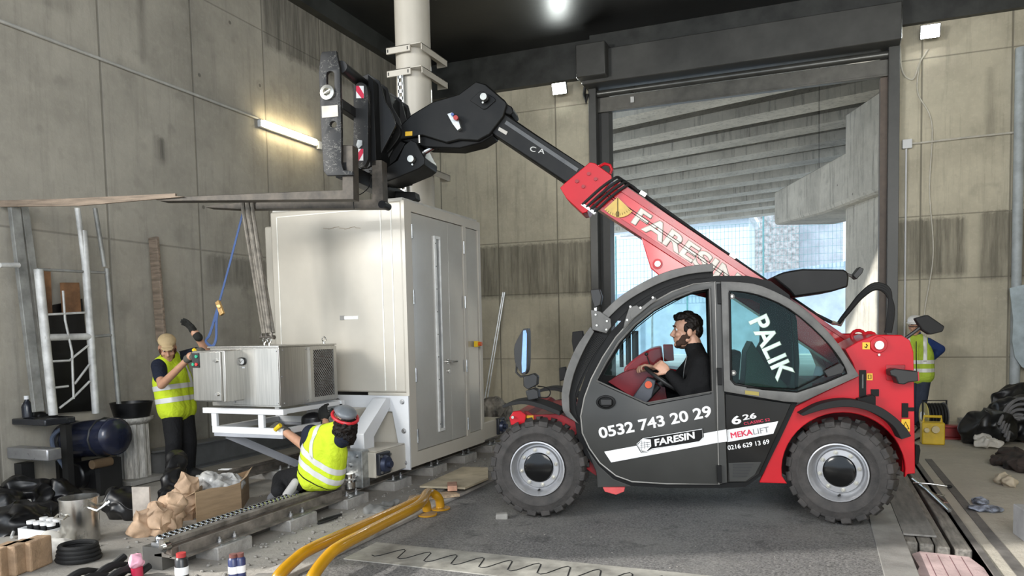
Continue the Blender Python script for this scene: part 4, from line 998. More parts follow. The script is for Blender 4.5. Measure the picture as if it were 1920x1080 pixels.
# ---- boom
m_bred = mat('boom_red', (.55, .022, .026), .16, 0, .10, 2, coat=.4)
bw0, bw1 = .82, 1.08
bo_ = [(1108, 383), (1160, 340), (1290, 428), (1400, 502), (1500, 570), (1600, 640), (1662, 690), (1640, 740), (1560, 680), (1460, 613), (1300, 508), (1180, 430), (1122, 392)]
bm_ = side('outer_boom', bo_, bw0, bw1, m_bred, bevel=.012)
side('boom_end_cap', [(1050, 352), (1058, 344), (1106, 304), (1116, 306), (1146, 328), (1148, 337), (1100, 398), (1092, 400), (1062, 372)], bw0-.03, bw1+.03, m_red, bevel=.006)
for q in ((1082, 340), (1094, 350), (1104, 326), (1117, 336)): pinm(*q, bw0-.03, .016, .012).obj('cap_bolt', m_redd, th, world=False)
MB().tube([TP(x, y, .95) for x, y in ((1122, 313), (1134, 307), (1144, 310), (1147, 318), (1144, 326))], .014, 8).obj('boom_eye', m_red, th, world=False)
m_bfl = mat('boom_flange', (.40, .008, .015), .3, coat=.3)
for nm_, ps in (('upper', [(1160, 340), (1290, 428), (1400, 502), (1500, 570), (1600, 640), (1604, 650), (1500, 582), (1395, 514), (1285, 440), (1155, 353)]), ('lower', [(1122, 392), (1180, 430), (1300, 508), (1300, 499), (1184, 423), (1125, 384)])):
    side('boom_flange', ps, bw0-.012, bw0+.0, m_bfl, bm_, bevel=.002)
br_ = side('cylinder_bracket', [(1202, 444), (1212, 478), (1220, 503), (1233, 514), (1250, 540), (1330, 560), (1320, 520)], bw0+.01, bw0+.05, m_bred, bevel=.008)
pinm(1233, 495, bw0+.01, .045, .015).obj('bracket_ring', m_red, br_, world=False); pinm(1233, 495, bw0-.005, .026, .02).obj('bracket_pin', m_pin, br_, world=False)
Mx, L = tmat((1182, 417), (1372, 545), bw0-.003); text('FARESIN', Mx, mat('lettering_cream', (.72, .66, .58), .4), th, size=.16, width=L*1.0, bold=.05)
b = MB(); b.tube([TP(x, y, bw0-.003) for x, y in ((1135, 365), (1250, 443), (1400, 546))], .003, 5); b.tube([TP(x, y, bw0-.003) for x, y in ((1137, 361), (1252, 439), (1402, 541))], .003, 5)
pieces(b, 'boom_groove', m_seal, bm_, world=False)
# angle indicator
ai = side('angle_indicator', [(1158, 370), (1183, 394)]+sp2([(1186, 396), (1176, 404), (1160, 408), (1146, 403), (1133, 393)], 3), bw0-.02, bw0-.013, mat('indicator_yellow', (.62, .42, .10), .5), bevel=0)
b = MB(); b.beam(TP(1158, 371, bw0-.024), TP(1158, 406, bw0-.024), .008, .004); b.tube([TP(x, y, bw0-.024) for x, y in ((1156, 397), (1160, 397), (1160, 406), (1156, 406))], .003, 5, True); b.obj('pointer', m_seal, ai, world=False)
b = MB()
for k in range(11): 
    t = -.72+k*.144; x0_, y0_ = 1158+30*math.sin(t), 370+30*math.cos(t); x1_, y1_ = 1158+34*math.sin(t), 370+34*math.cos(t)
    b.beam(TP(x0_, y0_, bw0-.022), TP(x1_, y1_, bw0-.022), .003, .002)
b.obj('scale_marks', m_seal, ai, world=False)
# hoses across the boom and along its back
for k in range(4):
    o_ = k*7.5
    MB().tube(spline([TP(1092+o_, 380+o_*.62+4, bw0-.03), TP(1126+o_, 353+o_*.62, bw0-.035), TP(1150+o_, 336+o_*.6, bw0-.03), TP(1160+o_, 333+o_*.64, bw0+.02), TP(1178+o_, 347+o_*.66, bw0+.06)], 5), .013, 8).obj('hydraulic_hose', m_rub, th, world=False)
side('hose_clamp', [(1089, 384), (1095, 382), (1118, 398), (1114, 402)], bw0-.04, bw0+.02, m_w, bevel=0)
MB().tube([TP(*q, bw0+.08) for q in ((1165, 338), (1210, 368), (1300, 432), (1400, 502), (1450, 536))], .017, 8).obj('boom_pipe', m_rub, th, world=False)
MB().tube([TP(*q, bw0+.02) for q in ((1480, 556), (1530, 590), (1562, 606), (1572, 607))], .016, 8).obj('boom_pipe', m_rub, th, world=False)
for q in ((1206, 364), (1374, 480), (1530, 590)):
    p = TP(*q, bw0+.06); MB().box(p, (.06, .06, .035), M=Matrix.Rotation(.6, 4, 'Y')).obj('pipe_clamp', m_pin, th, world=False)
for k in range(3):
    MB().tube(spline([TP(1573+k*2, 605-k*3, .7), TP(1592+k*1, 583-k*3, .66), TP(1614, 558-k*3, .62), TP(1640, 541-k*4, .6), TP(1662+k*2, 549-k*3, .6), TP(1674-k*3, 580, .6), TP(1668-k*3, 624, .6)], 5), .017, 8).obj('rear_hose', m_rub, th, world=False)
MB().tube([TP(1560, 604, .72), TP(1576, 609, .72), TP(1581, 598, .7)], .016, 8).obj('hose_fitting', m_pin, th, world=False)
# black box on the cab roof
hb = side('roof_box', sp2([(1449, 519), (1470, 510), (1505, 504)], 3)+[(1582, 505), (1590, 510), (1592, 520), (1590, 538), (1560, 547), (1490, 557), (1480, 545)], .4, .95, mat('box_black', (.010, .010, .010), .5, spec=.25), bevel=.02)
MB().tube([TP(1588, 514, .5), TP(1600, 519, .5), TP(1604, 514, .5)], .012, 6).obj('lamp_arm', m_frame, th, world=False)
side('rear_work_lamp', [(1599, 517), (1612, 500), (1620, 504), (1617, 512), (1606, 524)], .46, .56, m_blackp, bevel=.006)
# ---- inner boom and head
ib_ = [(918, 247), (946, 211), (1000, 248), (1106, 318), (1082, 357), (1000, 302)]
inn = side('inner_boom', ib_, bw0+.02, bw1-.02, m_bs, bevel=.015)
side('boom_wear_strip', [(950, 226), (1085, 316), (1081, 322), (946, 232)], bw0+.012, bw0+.021, mat('wear_grey', (.09, .09, .088), .3, .3), inn, bevel=0)
Mx, L = tmat((993, 283), (1016, 288), bw0+.017); text('C A', Mx, mat('chalk', (.5, .5, .48), .7), inn, size=.045, width=L*1.2)
side('wear_patch', [(936, 238), (952, 247), (949, 253), (934, 244)], bw0+.012, bw0+.019, mat('patch_bare', (.40, .38, .34), .5), inn, bevel=0)
hd_ = side('boom_head', [(752, 233), (772, 214), (812, 190), (860, 176), (892, 152), (912, 158), (948, 189), (950, 200), (944, 218), (918, 252), (896, 264), (862, 262), (838, 268), (792, 254), (748, 262)], bw0-.02, bw1+.02, m_bs, bevel=.012)
side('head_underside', [(790, 252), (838, 262), (862, 258), (900, 254), (922, 244), (925, 254), (902, 268), (862, 278), (800, 276), (745, 262)], bw0+.02, bw1-.02, m_seal, bevel=.01)
side('pin_plate', [(881, 188), (898, 172), (904, 170), (928, 184), (929, 189), (912, 204), (906, 205)], bw0-.03, bw0-.019, m_bs, hd_, bevel=.004)
side('pivot_cover', [(945, 192), (960, 200), (963, 210), (957, 216), (945, 212)], bw0, bw1, m_seal, bevel=.01)
for q in ((908, 183), (733, 246), (772, 299)):
    o = pinm(*q, bw0-.06, .043, .01).obj('pin_collar', m_bs, th, world=False)
    pinm(*q, bw0-.07, .031, .035).obj('pivot_pin', m_pin, o, world=False)
for q in ((906, 193), (733, 256), (774, 309), (734, 236)): pinm(*q, bw0-.06, .009, .015).obj('pin_bolt', m_pin, th, world=False)
vb = side('valve_block', [(838, 213), (848, 210), (852, 220), (860, 224), (864, 240), (858, 245), (848, 232)], bw0-.07, bw0-.02, m_gal, bevel=.004)
p = TP(856, 222, bw0-.08); MB().cone(p, p-V((0, .03, 0)), .022, seg=12).obj('red_cap', mat('cap_red', (.4, .03, .03), .5), vb, world=False)
p = TP(850, 216, bw0-.08); MB().cone(p, p-V((0, .03, 0)), .014, seg=12).obj('blue_cap', mat('cap_blue', (.05, .10, .3), .5), vb, world=False)
side('decal', [(760, 247), (773, 246), (773, 254), (760, 255)], bw0-.026, bw0-.021, m_yel, hd_, bevel=0)
p = TP(786, 258, bw0-.03); MB().cone(p+V((0, 0, .02)), p-V((0, 0, .05)), .012, seg=8).obj('stop_bolt', m_pin, th, world=False)
# tilt cylinder
MB().cone(TP(775, 297, .9), TP(842, 258, .93), .028, seg=16).obj('cylinder_rod', mat('chrome', (.7, .7, .7), .08, 1), th, world=False)
MB().cone(TP(818, 273, .92), TP(880, 240, .94), .05, seg=16).obj('cylinder_body', m_bs, th, world=False)
# ---- carriage
cr = mat('carriage_black', (.006, .006, .006), .5, 0, .3, 9)
def scratched():
    m, nt, p, oc = newmat('scratched_black')
    f = _noise(nt, oc, 16, 5, .7, (1.0, 1, 1.8)); g = _noise(nt, oc, 6, 6, .8)
    k = _m(nt, 'MULTIPLY', _m(nt, 'SUBTRACT', 1.0, _ramp(nt, _m(nt, 'ABSOLUTE', _m(nt, 'SUBTRACT', f, .5)), .002, .008)), _ramp(nt, g, .5, .6))
    nt.links.new(_mix(nt, k, (.007, .007, .007), (.55, .52, .46)), p.inputs['Base Color']); p.inputs['Roughness'].default_value = .5; return m
m_scr = scratched()
P1 = [(601, 104), (604, 97), (630, 95), (637, 128), (640, 250), (640, 306), (644, 319), (661, 321), (661, 328), (613, 329), (607, 321), (603, 260), (598, 135)]
slot = [(612+7.5+7.5*math.cos(math.radians(t)), 139+6*math.sin(math.radians(t))) for t in range(180, 361, 30)]+[(627, 180), (612, 180)]
hol = [(625+6.5*math.cos(t*.6283), 233+6.5*math.sin(t*.6283)) for t in range(10)]
p1 = plate('fork_carriage_plate', tr(P1, .12), [tr(slot, .12), tr(hol, .12)], .12, .16, f3, m_scr, th, bev=.003)
p = TP(615, 174, .12); b = MB(); b.lathe([(.062, 0), (.062, .02), (.034, .026), (.030, .0)], Matrix.Translation(p) @ MT, 24); b.obj('bearing', m_pin, p1, world=False)
b = MB(); b.beam(p+V((-.03, -.02, -.012)), p+V((.03, -.02, .018)), .012, .01); b.obj('bearing_pin', m_pin, p1, world=False)
side('white_sticker', [(603, 199), (633, 197), (634, 218), (604, 221)], .113, .1195, mat('sticker_cream', (.62, .58, .5), .6), p1, bevel=0)
def bar(q, b0, b1, r, name, sq=False):
    p = TP(*q, b0)
    if sq: MB().bx(p.x-r, p.x+r, b0, b1, p.z-r*1.2, p.z+r*1.2).obj(name, cr, th, world=False, bevel=.006)
    else: MB().cone(p, V((p.x, b1, p.z)), r, seg=16).obj(name, cr, th, world=False)
bar((640, 125), .16, 1.5, .052, 'carriage_bar'); bar((640, 318), .16, 1.55, .055, 'carriage_beam', True); bar((636, 195), .16, 1.5, .035, 'carriage_bar', True)
p2 = side('carriage_post', sp2([(664, 172), (668, 158), (677, 154), (687, 160), (690, 175)], 3)+[(690, 296)]+sp2([(689, 300), (684, 311), (676, 314), (667, 309), (662, 298)], 3), .42, .48, m_scr)
for (x0_, y0_, x1_, y1_, fl_) in ((668, 161, 682, 184, 1), (668, 279, 681, 301, -1)):
    ds = side('hazard_decal', [(x0_, y0_), (x1_, y0_), (x1_, y1_), (x0_, y1_)], .413, .4195, m_w, p2, bevel=0); ds['label'] = 'red and white striped decal'
    hh = (y1_-y0_)
    if fl_ > 0: ps = [(x0_, y0_), (x0_+5, y0_), (x1_, y1_-8), (x1_, y1_), (x1_-4, y1_), (x0_, y0_+10)]
    else: ps = [(x0_, y1_), (x0_+5, y1_), (x1_, y0_+8), (x1_, y0_), (x1_-4, y0_), (x0_, y1_-10)]
    side('stripe', ps, .411, .4135, m_dred, ds, bevel=0)
side('tag_plate', [(668, 272), (671, 262), (679, 263), (679, 272), (672, 279)], .408, .4195, m_gal, p2, bevel=0)
for bb, sh in ((.62, 0), (.80, 0), (1.15, 0), (1.35, 0)):
    P = tr([(662, 150), (690, 138), (712, 152), (722, 190), (735, 212), (742, 235), (728, 262), (708, 300), (690, 315), (668, 318), (664, 240)], .62)
    MB().prism(P, bb, bb+.03, f3).obj('carriage_rib', cr, th, world=False, bevel=.004)
side('carriage_back', [(690, 140), (700, 150), (706, 310), (694, 312)], .5, 1.45, m_seal)
side('quick_hitch', sp2([(702, 213), (716, 208), (734, 220), (750, 241), (748, 258), (732, 280)], 3)+[(712, 300), (698, 300)], bw0-.06, bw1+.06, m_bs, bevel=.006)
side('tilt_lever', [(690, 318), (712, 322), (745, 300), (758, 272), (770, 262), (782, 268), (790, 284), (797, 296), (796, 308), (786, 316), (748, 332), (728, 340), (705, 338)], bw0-.055, bw1+.055, m_bs, bevel=.008)
side('lever_gusset', [(708, 296), (740, 262), (760, 268), (742, 300), (715, 322)], bw0+.01, bw1-.01, m_seal)
side('carriage_foot', [(733, 358), (778, 360), (780, 372), (774, 376), (740, 376)], 1.28, 1.42, cr)
# forks
fk1 = side('fork', [(642, 272), (661, 272), (663, 374), (300, 377), (290, 374), (300, 370), (560, 359), (642, 356)], .16, .28, mat('fork_rust', (.10, .085, .068), .55, .3, .3, 8), bevel=.004)
fk2 = side('fork', [(697, 300), (716, 300), (719, 390), (440, 392), (386, 389), (386, 386), (450, 380), (698, 374)], .50, .62, mat('fork_rust'  , ()), bevel=.004)
p = TP(716, 383, .49); MB().cone(p, p+V((0, .15, 0)), .035, seg=14).obj('fork_heel', m_seal, fk2, world=False)
MB().tube(spline([TP(*q, .3) for q in ((697, 330), (692, 350), (680, 362), (664, 371), (664, 392))], 5), .004, 5).obj('thin_wire', m_seal, th, world=False)

# ---- plank on the near fork, slings, ratchet strap
def TW(x, y, b): return TM @ TP(x, y, b)
b = MB(); b.prism(tr([(0, 376), (120, 373), (330, 363), (330, 368), (345, 369), (150, 386), (2, 388)], .14), .13, .155, f3)
o = b.obj('plank', mat('old_wood', (.30, .23, .17), .8, 0, .25, 3, .4, 20, sc=(1, 10, 10)), None, smooth=0); o.matrix_basis = TM
tag(o, 'long weathered wooden plank held beside the near fork tip, reaching the left picture edge', 'plank')
m_sl = mat('sling_grey', (.24, .215, .18), .85, 0, .25, 14, .4, 90)
shp = (V((-4.98, 5.62, AZ1+.057)), V((-4.73, 5.40, AZ1+.057)))
for i, (q0, q1, sh, lab) in enumerate((((456, 377), (472, 377), shp[0], 'left grey lifting sling from the far fork to the cooling unit'), ((466, 377), (482, 377), shp[1], 'right grey lifting sling from the far fork to the cooling unit'))):
    s = thing('lifting_sling', lab, 'sling', TW(*q0, .56), group='grey lifting slings')
    for k in range(2):
        bb = .495+i*.065; b2 = .625
        t0 = TW(q0[0]+k*8, q0[1]-1, .49); t1 = TW(q0[0]+k*8, q0[1]-1, .635)
        sx = sh+V((0, 0, .07))+V((.012*(k*2-1), 0, 0))
        u0 = TW(q0[0]+k*8, 394, .487); u1 = TW(q0[0]+k*8, 394, .64)
        b = MB(); b.tube(spline([sx, u0.lerp(sx, .5), u0, t0, t1, u1, u1.lerp(sx+V((.02, .02, 0)), .5), sx+V((.02, .02, 0))], 5), .017, 7)
        b.obj('strand', m_sl, s)
    c = MB(); c.tube([sh+V((.034*math.cos(t*.5236), .0, .052+.036*math.sin(t*.5236))) for t in range(-1, 8)], .009, 7); c.cone(sh+V((-.055, 0, .03)), sh+V((.06, 0, .03)), .011, seg=8); c.cone(sh+V((.045, 0, .03)), sh+V((.062, 0, .03)), .02, seg=6)
    c.obj('shackle', mat('shackle', (.14, .125, .11), .45, .7), s)
bl = mat('strap_blue', (.035, .075, .20), .7)
rs = thing('ratchet_strap', 'blue ratchet strap running from the far fork to the cooling unit lid', 'strap', (-5.2, 5.5, AZ1))
def ribbon(pts, w, t):
    b = MB(); pts = [V(p) for p in pts]; L = []
    for i, p in enumerate(pts):
        d = (pts[min(i+1, len(pts)-1)]-pts[max(i-1, 0)]).normalized(); s_ = d.cross(V((0, -1, 0))).normalized(); n_ = d.cross(s_)
        L.append([p+s_*w/2+n_*t, p-s_*w/2+n_*t, p-s_*w/2-n_*t, p+s_*w/2-n_*t])
    return b.loft(L)
k0 = WY(409, 575, 5.42)
ribbon([TW(455, 380, .63), TW(455, 380, .47), WY(455, 400, 5.44), WY(432, 490, 5.43), k0], .022, .002).obj('upper_strap', bl, rs)
ribbon(spline([k0, WY(394, 625, 5.38), WY(386, 640, 5.34), WY(398, 649, 5.34), WY(405, 635, 5.36), WY(406, 600, 5.4), k0], 4), .028, .002).obj('loop_strap', bl, rs)
b = MB(); b.beam(WY(408, 565, 5.41), WY(417, 590, 5.39), .05, .025, (0, 1, 0)); b.cone(WY(410, 574, 5.37), WY(410, 574, 5.43), .02); b.obj('ratchet', mat('ratchet_gold', (.65, .42, .18), .35, .8), rs, bevel=.004)
# ================================================================ PEOPLE
from mathutils.bvhtree import BVHTree
def skin(name, col):
    m, nt, p, oc = newmat(name)
    f = _noise(nt, oc, 18, 4, .6)
    nt.links.new(_mix(nt, _ramp(nt, f, .3, .7), tuple(x*.82 for x in col), col), p.inputs['Base Color'])
    p.inputs['Roughness'].default_value = .5; p.inputs['Subsurface Weight'].default_value = .08; p.inputs['Subsurface Radius'].default_value = (.01, .004, .002)
    return m
def cloth(name, col, var=.2, wr=.5, rough=.85):
    m, nt, p, oc = newmat(name)
    f = _noise(nt, oc, 7, 5, .6); g = _noise(nt, oc, 150, 2, .5)
    nt.links.new(_mix(nt, _ramp(nt, f, .3, .7), tuple(x*(1-var) for x in col), col), p.inputs['Base Color']); p.inputs['Roughness'].default_value = rough
    p.inputs['Specular IOR Level'].default_value = .25
    w_ = _n(nt, 'ShaderNodeTexNoise'); w_.inputs['Scale'].default_value = 9; w_.inputs['Distortion'].default_value = 1.4; w_.inputs['Detail'].default_value = 3; nt.links.new(oc, w_.inputs['Vector'])
    b = _n(nt, 'ShaderNodeBump'); b.inputs['Strength'].default_value = wr; b.inputs['Distance'].default_value = .03
    nt.links.new(_m(nt, 'MULTIPLY_ADD', g, .06, w_.outputs['Fac']), b.inputs['Height']); nt.links.new(b.outputs[0], p.inputs['Normal'])
    return m
m_skin = skin('skin_tan', (.50, .27, .17)); m_skin2 = skin('skin_light', (.55, .31, .21))
m_hiv = cloth('hi_vis_yellow', (.56, .70, .03)); m_hiv2 = cloth('hi_vis_yellow_dull', (.42, .56, .06))
m_ref = mat('reflective_tape', (.62, .62, .60), .4, .1, .05)
m_trs = cloth('black_trousers', (.009, .009, .010)); m_navy = cloth('navy_tshirt', (.012, .016, .03)); m_jack = cloth('black_fleece', (.0035, .0035, .004), wr=.35)
m_hair = cloth('dark_hair', (.012, .008, .006), .5, 1.0, .6); m_glv = cloth('glove_black', (.02, .02, .018)); m_glg = cloth('glove_grey', (.09, .085, .07)); m_gly = cloth('glove_yellow', (.70, .50, .02))
def basis(d, n):
    d = V(d).normalized(); n = V(n); n = (n-d*n.dot(d)).normalized(); s = d.cross(n); return d, n, s
def rotm(x, y, z): return Matrix(((x.x, y.x, z.x), (x.y, y.y, z.y), (x.z, y.z, z.z)))
def hand(W, D, N, sg=1, curl=.5, s=1.0, fat=1.0, thumb=.35, spread=.1):
    """palm, four jointed fingers of unequal length, and a thumb from the side of the palm"""
    D, N, S = basis(D, N); W = V(W); P = []
    P.append(('e', W+D*.048*s, (.050*s, .040*s*fat, .017*s*fat), rotm(D, S, N)))
    for i, (o, L) in enumerate(((-.031, .070), (-.0105, .080), (.0105, .076), (.030, .060))):
        o *= sg*-1
        b0 = W+D*.088*s+S*o*s; P.append(('c', W+D*.02*s+S*o*.7*s, b0, .012*s*fat, .0105*s*fat))
        a = 0; p = b0; dd = (D+S*o*spread*10).normalized()
        for k, f in enumerate((.45, .32, .25)):
            a += curl*(.75 if k == 0 else 1.0)*(1+.12*i)
            q = p+(dd*math.cos(a)+N*math.sin(a))*L*f*s
            P.append(('c', p, q, (.0098-.0008*k)*s*fat, (.0090-.0008*k)*s*fat)); p = q
    tb = W+D*.026*s+S*sg*.030*s; t1 = tb+(D*.55+S*sg*.7+N*thumb).normalized()*.042*s; t2 = t1+(D*.85+S*sg*.25+N*(thumb+.15)).normalized()*.034*s
    P += [('c', W+D*.012*s, tb, .016*s*fat, .015*s*fat), ('c', tb, t1, .0135*s*fat, .0115*s*fat), ('c', t1, t2, .0115*s*fat, .009*s*fat)]
    return P
def head(H, fw, up, neck, s=1.0):
    fw, up, sd = basis(fw, up); H = V(H); R = rotm(sd, fw, up)
    at = lambda x, y, z: H+(sd*x+fw*y+up*z)*s
    P = [('e', at(0, -.012, .028), (.074*s, .094*s, .092*s), R), ('e', at(0, .035, -.045), (.056*s, .058*s, .078*s), R), ('e', at(0, .022, .03), (.066*s, .070*s, .07*s), R),
         ('e', at(0, .078, -.100), (.024*s, .019*s, .019*s), R), ('c', at(0, .088, .010), at(0, .111, -.026), .009*s, .0125*s), ('e', at(0, .100, -.034), (.019*s, .013*s, .010*s), R),
         ('e', at(0, .083, .034), (.050*s, .013*s, .011*s), R), ('e', at(0, .088, -.056), (.024*s, .011*s, .0065*s), R), ('e', at(0, .086, -.070), (.021*s, .011*s, .008*s), R),
         ('c', at(0, -.03, -.05), neck, .056*s, .062*s)]
    for q in (-1, 1):
        P += [('e', at(q*.074, -.012, -.012), (.010*s, .020*s, .032*s), R), ('e', at(q*.036, .064, -.026), (.024*s, .026*s, .022*s), R), ('c', at(q*.05, .0, -.06), at(q*.016, .072, -.098), .02*s, .018*s)]
    return P, at, R
def eyes(at, R, par, s=1.0):
    for q in (-1, 1):
        e = MB().ell(at(q*.030, .073, .012), .0115*s).obj('eye', mat('eye_white', (.75, .72, .68), .2), par)
        MB().ell(at(q*.030, .0822, .012), .0056*s).obj('iris', mat('eye_brown', (.03, .015, .008), .2), e)
        MB().tube([at(q*.014, .093, .034), at(q*.030, .095, .039), at(q*.048, .082, .034)], .0042*s, 6).obj('eyebrow', m_hair, par)
def limb(a, b, c, r): return [('c', a, b, r[0], r[1]), ('c', b, c, r[1], r[2])]
def torso(J, k=0.0, inset=0.0):
    hl, hr, sl, sr = J['hipl'], J['hipr'], J['shl'], J['shr']; sl, sr = sl.lerp(sr, inset), sr.lerp(sl, inset); pv = (hl+hr)/2; ch = (sl+sr)/2
    P = [('c', hl, hl.lerp(sl, .62), .105+k, .098+k), ('c', hr, hr.lerp(sr, .62), .105+k, .098+k), ('c', hl.lerp(sl, .55), sl, .098+k, .060+k), ('c', hr.lerp(sr, .55), sr, .098+k, .060+k),
         ('c', pv, pv.lerp(ch, .75), .105+k, .115+k), ('c', sl, J['neck'], .055+k, .05+k), ('c', sr, J['neck'], .055+k, .05+k), ('c', hl, hr, .10+k, .10+k), ('c', sl, sr, .06+k, .06+k)]
    return P
def band(src, par, p, n, w_, m, name='reflective_band', lift=.004, clip=None):
    me = src.data.copy(); bm = bmesh.new(); bm.from_mesh(me)
    Mi = root_matrix(src).inverted(); p = Mi @ V(p); n = (Mi.to_3x3() @ V(n)).normalized()
    for q, s in ((p+n*w_/2, 1), (p-n*w_/2, -1)):
        bmesh.ops.bisect_plane(bm, geom=bm.verts[:]+bm.edges[:]+bm.faces[:], plane_co=q, plane_no=n*s, clear_outer=True)
    if clip:
        bmesh.ops.bisect_plane(bm, geom=bm.verts[:]+bm.edges[:]+bm.faces[:], plane_co=Mi @ V(clip[0]), plane_no=(Mi.to_3x3() @ V(clip[1])), clear_outer=True)
    bm.normal_update()
    for v in bm.verts: v.co += v.normal*lift
    bm.to_mesh(me); bm.free(); me.name = name
    return link(name, me, m, par, 80)
def project(o, src, d, off):
    """lay lettering on the cloth behind it"""
    bm = bmesh.new(); bm.from_mesh(src.data); t = BVHTree.FromBMesh(bm); bm.free()
    Mi = root_matrix(src).inverted().to_3x3(); d = (Mi @ V(d)).normalized()
    for v in o.data.vertices:
        h = t.ray_cast(v.co-d*.3, d)
        if h[0] is not None: v.co = h[0]-d*off
def arms(J, k=0.0): return limb(J['shl'], J['ell'], J['wrl'], (.050+k, .041+k, .028+k))+limb(J['shr'], J['elr'], J['wrr'], (.050+k, .041+k, .028+k))
def legs(J, k=0.0, r=(.082, .057, .040)):
    r = [x+k for x in r]; return limb(J['hipl'], J['knl'], J['anl'], r)+limb(J['hipr'], J['knr'], J['anr'], r)
def feet(J, k=0.0):
    return [('c', J['anl'], J['tol'], .040+k, .034+k), ('c', J['anr'], J['tor'], .040+k, .034+k)]
def mid(J): return (J['hipl']+J['hipr'])/2

# ---------------------------------------------------------------- driver
def W_(x, y, b): return TW(x, y, b)
J = dict(hipl=W_(1322, 762, .32), hipr=W_(1320, 762, .54), shl=W_(1316, 682, .24), shr=W_(1302, 680, .60), neck=W_(1306, 664, .42), ell=W_(1292, 739, .24), wrl=W_(1253, 698, .30), elr=W_(1262, 724, .66), wrr=W_(1228, 690, .54),
         knl=W_(1236, 770, .30), knr=W_(1232, 768, .56), anl=W_(1212, 855, .30), anr=W_(1205, 850, .56), tol=W_(1182, 868, .30), tor=W_(1176, 864, .56))
pd = thing('person', 'bearded driver in a black fleece sitting at the wheel of the telehandler cab', 'person', J['hipl'])
fw = (-TA*1.0 - TB*.08 + V((0, 0, -.02)))
S = 1.16
hp, at, R = head(W_(1288, 620, .42), fw, (0, 0, 1), J['neck'], S)
pr_ = hp+torso(J)+arms(J)+legs(J)+hand(J['wrl'], W_(1236, 684, .32)-J['wrl'], TB*.9+V((0, 0, -.3)), 1, .95, 1.12, 1.05)+hand(J['wrr'], W_(1210, 686, .52)-J['wrr'], V((0, 0, -1))-TB*.2, -1, .62, 1.12, 1.05)
body = blob('body', pr_, m_skin2, pd, .0055, 3)
eyes(at, R, body, S)
e = lambda x, y, z, a, b, c: ('e', at(x, y, z), (a*S, b*S, c*S), R)
hb = blob('hair', [e(0, -.030, .052, .078, .088, .074), e(0, .028, .098, .060, .052, .036), e(0, .062, .092, .050, .030, .024), e(0, -.075, .0, .066, .040, .060), e(-.060, -.02, .03, .022, .036, .046), e(.060, -.02, .03, .022, .036, .046), e(-.066, .012, .02, .012, .018, .034), e(.066, .012, .02, .012, .018, .034), e(0, .075, .105, .03, .02, .018), e(.02, .04, .118, .03, .03, .02), e(0, -.01, .125, .045, .04, .02)], m_hair, pd, .005, 1)
for v in hb.data.vertices: v.co += noise.noise_vector(v.co*45)*.006
blob('beard', [e(0, .068, -.104, .034, .026, .022), e(-.046, .03, -.070, .018, .036, .032), e(.046, .03, -.070, .018, .036, .032), e(-.034, .062, -.088, .020, .024, .024), e(.034, .062, -.088, .020, .024, .024), e(-.060, .0, -.030, .012, .016, .045), e(.060, .0, -.030, .012, .016, .045), e(-.052, .028, -.052, .014, .026, .026), e(.052, .028, -.052, .014, .026, .026), e(0, .093, -.047, .026, .008, .005), e(0, .03, -.115, .03, .04, .016)], cloth('beard_brown', (.055, .030, .020), .5, .8), pd, .005, 1)
jk = torso(J, .028)+limb(J['shl'], J['ell'], J['ell'].lerp(J['wrl'], .88), (.080, .068, .046))+limb(J['shr'], J['elr'], J['elr'].lerp(J['wrr'], .88), (.080, .068, .046))+[('c', J['neck'], J['neck']+(at(0, -.02, -.06)-J['neck'])*.45, .082, .078)]
blob('fleece', jk, m_jack, pd, .011, 3)
MB().tube([W_(1288, 668, .33), W_(1283, 690, .36), W_(1280, 720, .40)], .004, 6).obj('zip', m_gal, pd)
blob('trousers', legs(J, .016)+[('c', J['hipl'], J['hipr'], .12, .12)], m_trs, pd, .014, 3)
blob('shoe', [('c', J['anl'], J['tol'], .05, .042)], m_blackp, pd, .012); blob('shoe', [('c', J['anr'], J['tor'], .05, .042)], m_blackp, pd, .012)

# ---------------------------------------------------------------- worker standing at the control box
Yp = 5.62
w2 = lambda x, y, dy=0: WY(x, y, Yp+dy)
J = dict(hipl=w2(322, 768, -.09), hipr=w2(343, 766, .09), shl=w2(298, 686, -.17), shr=w2(338, 672, .15), neck=w2(319, 670, -.02), ell=w2(303, 722, -.34), wrl=w2(358, 668, -.42), elr=w2(386, 657, .02), wrr=w2(366, 625, -.10),
         knl=w2(326, 830, -.14), knr=w2(354, 828, .06), anl=w2(322, 893, -.10), anr=w2(354, 884, .10), tol=w2(345, 905, -.22), tor=w2(388, 893, .02))
ps = thing('person', 'standing worker in yellow vest and beige cap, gloved hands raised at the control box', 'person', V((mid(J).x, mid(J).y, 0)))
fw = V((.62, -.55, -.52)); up = V((.30, -.30, .85))
hp, at, R = head(w2(314, 652, -.10), fw, up, J['neck'], 1.02)
body = blob('body', hp+torso(J, -.015, .2)+arms(J)+legs(J)+[('e', J['wrl'], .04), ('e', J['wrr'], .04)], m_skin, ps, .008, 3)
eyes(at, R, body)
e = lambda x, y, z, a, b, c: ('e', at(x, y, z), (a, b, c), R)
blob('hair', [e(0, -.03, .02, .08, .085, .07), e(-.05, .0, -.03, .03, .04, .05), e(.05, .0, -.03, .03, .04, .05)], cloth('hair_auburn', (.10, .035, .02), .5, .8), ps, .008, 1)
blob('beard', [e(0, .06, -.10, .035, .03, .03), e(-.042, .03, -.075, .02, .035, .03), e(.042, .03, -.075, .02, .035, .03)], MATS['hair_auburn'], ps, .007, 1)
blob('cap', [e(0, -.01, .075, .085, .102, .062), e(0, .10, .06, .06, .055, .010)], cloth('cap_beige', (.48, .36, .20), .2, .3), ps, .008, 2)
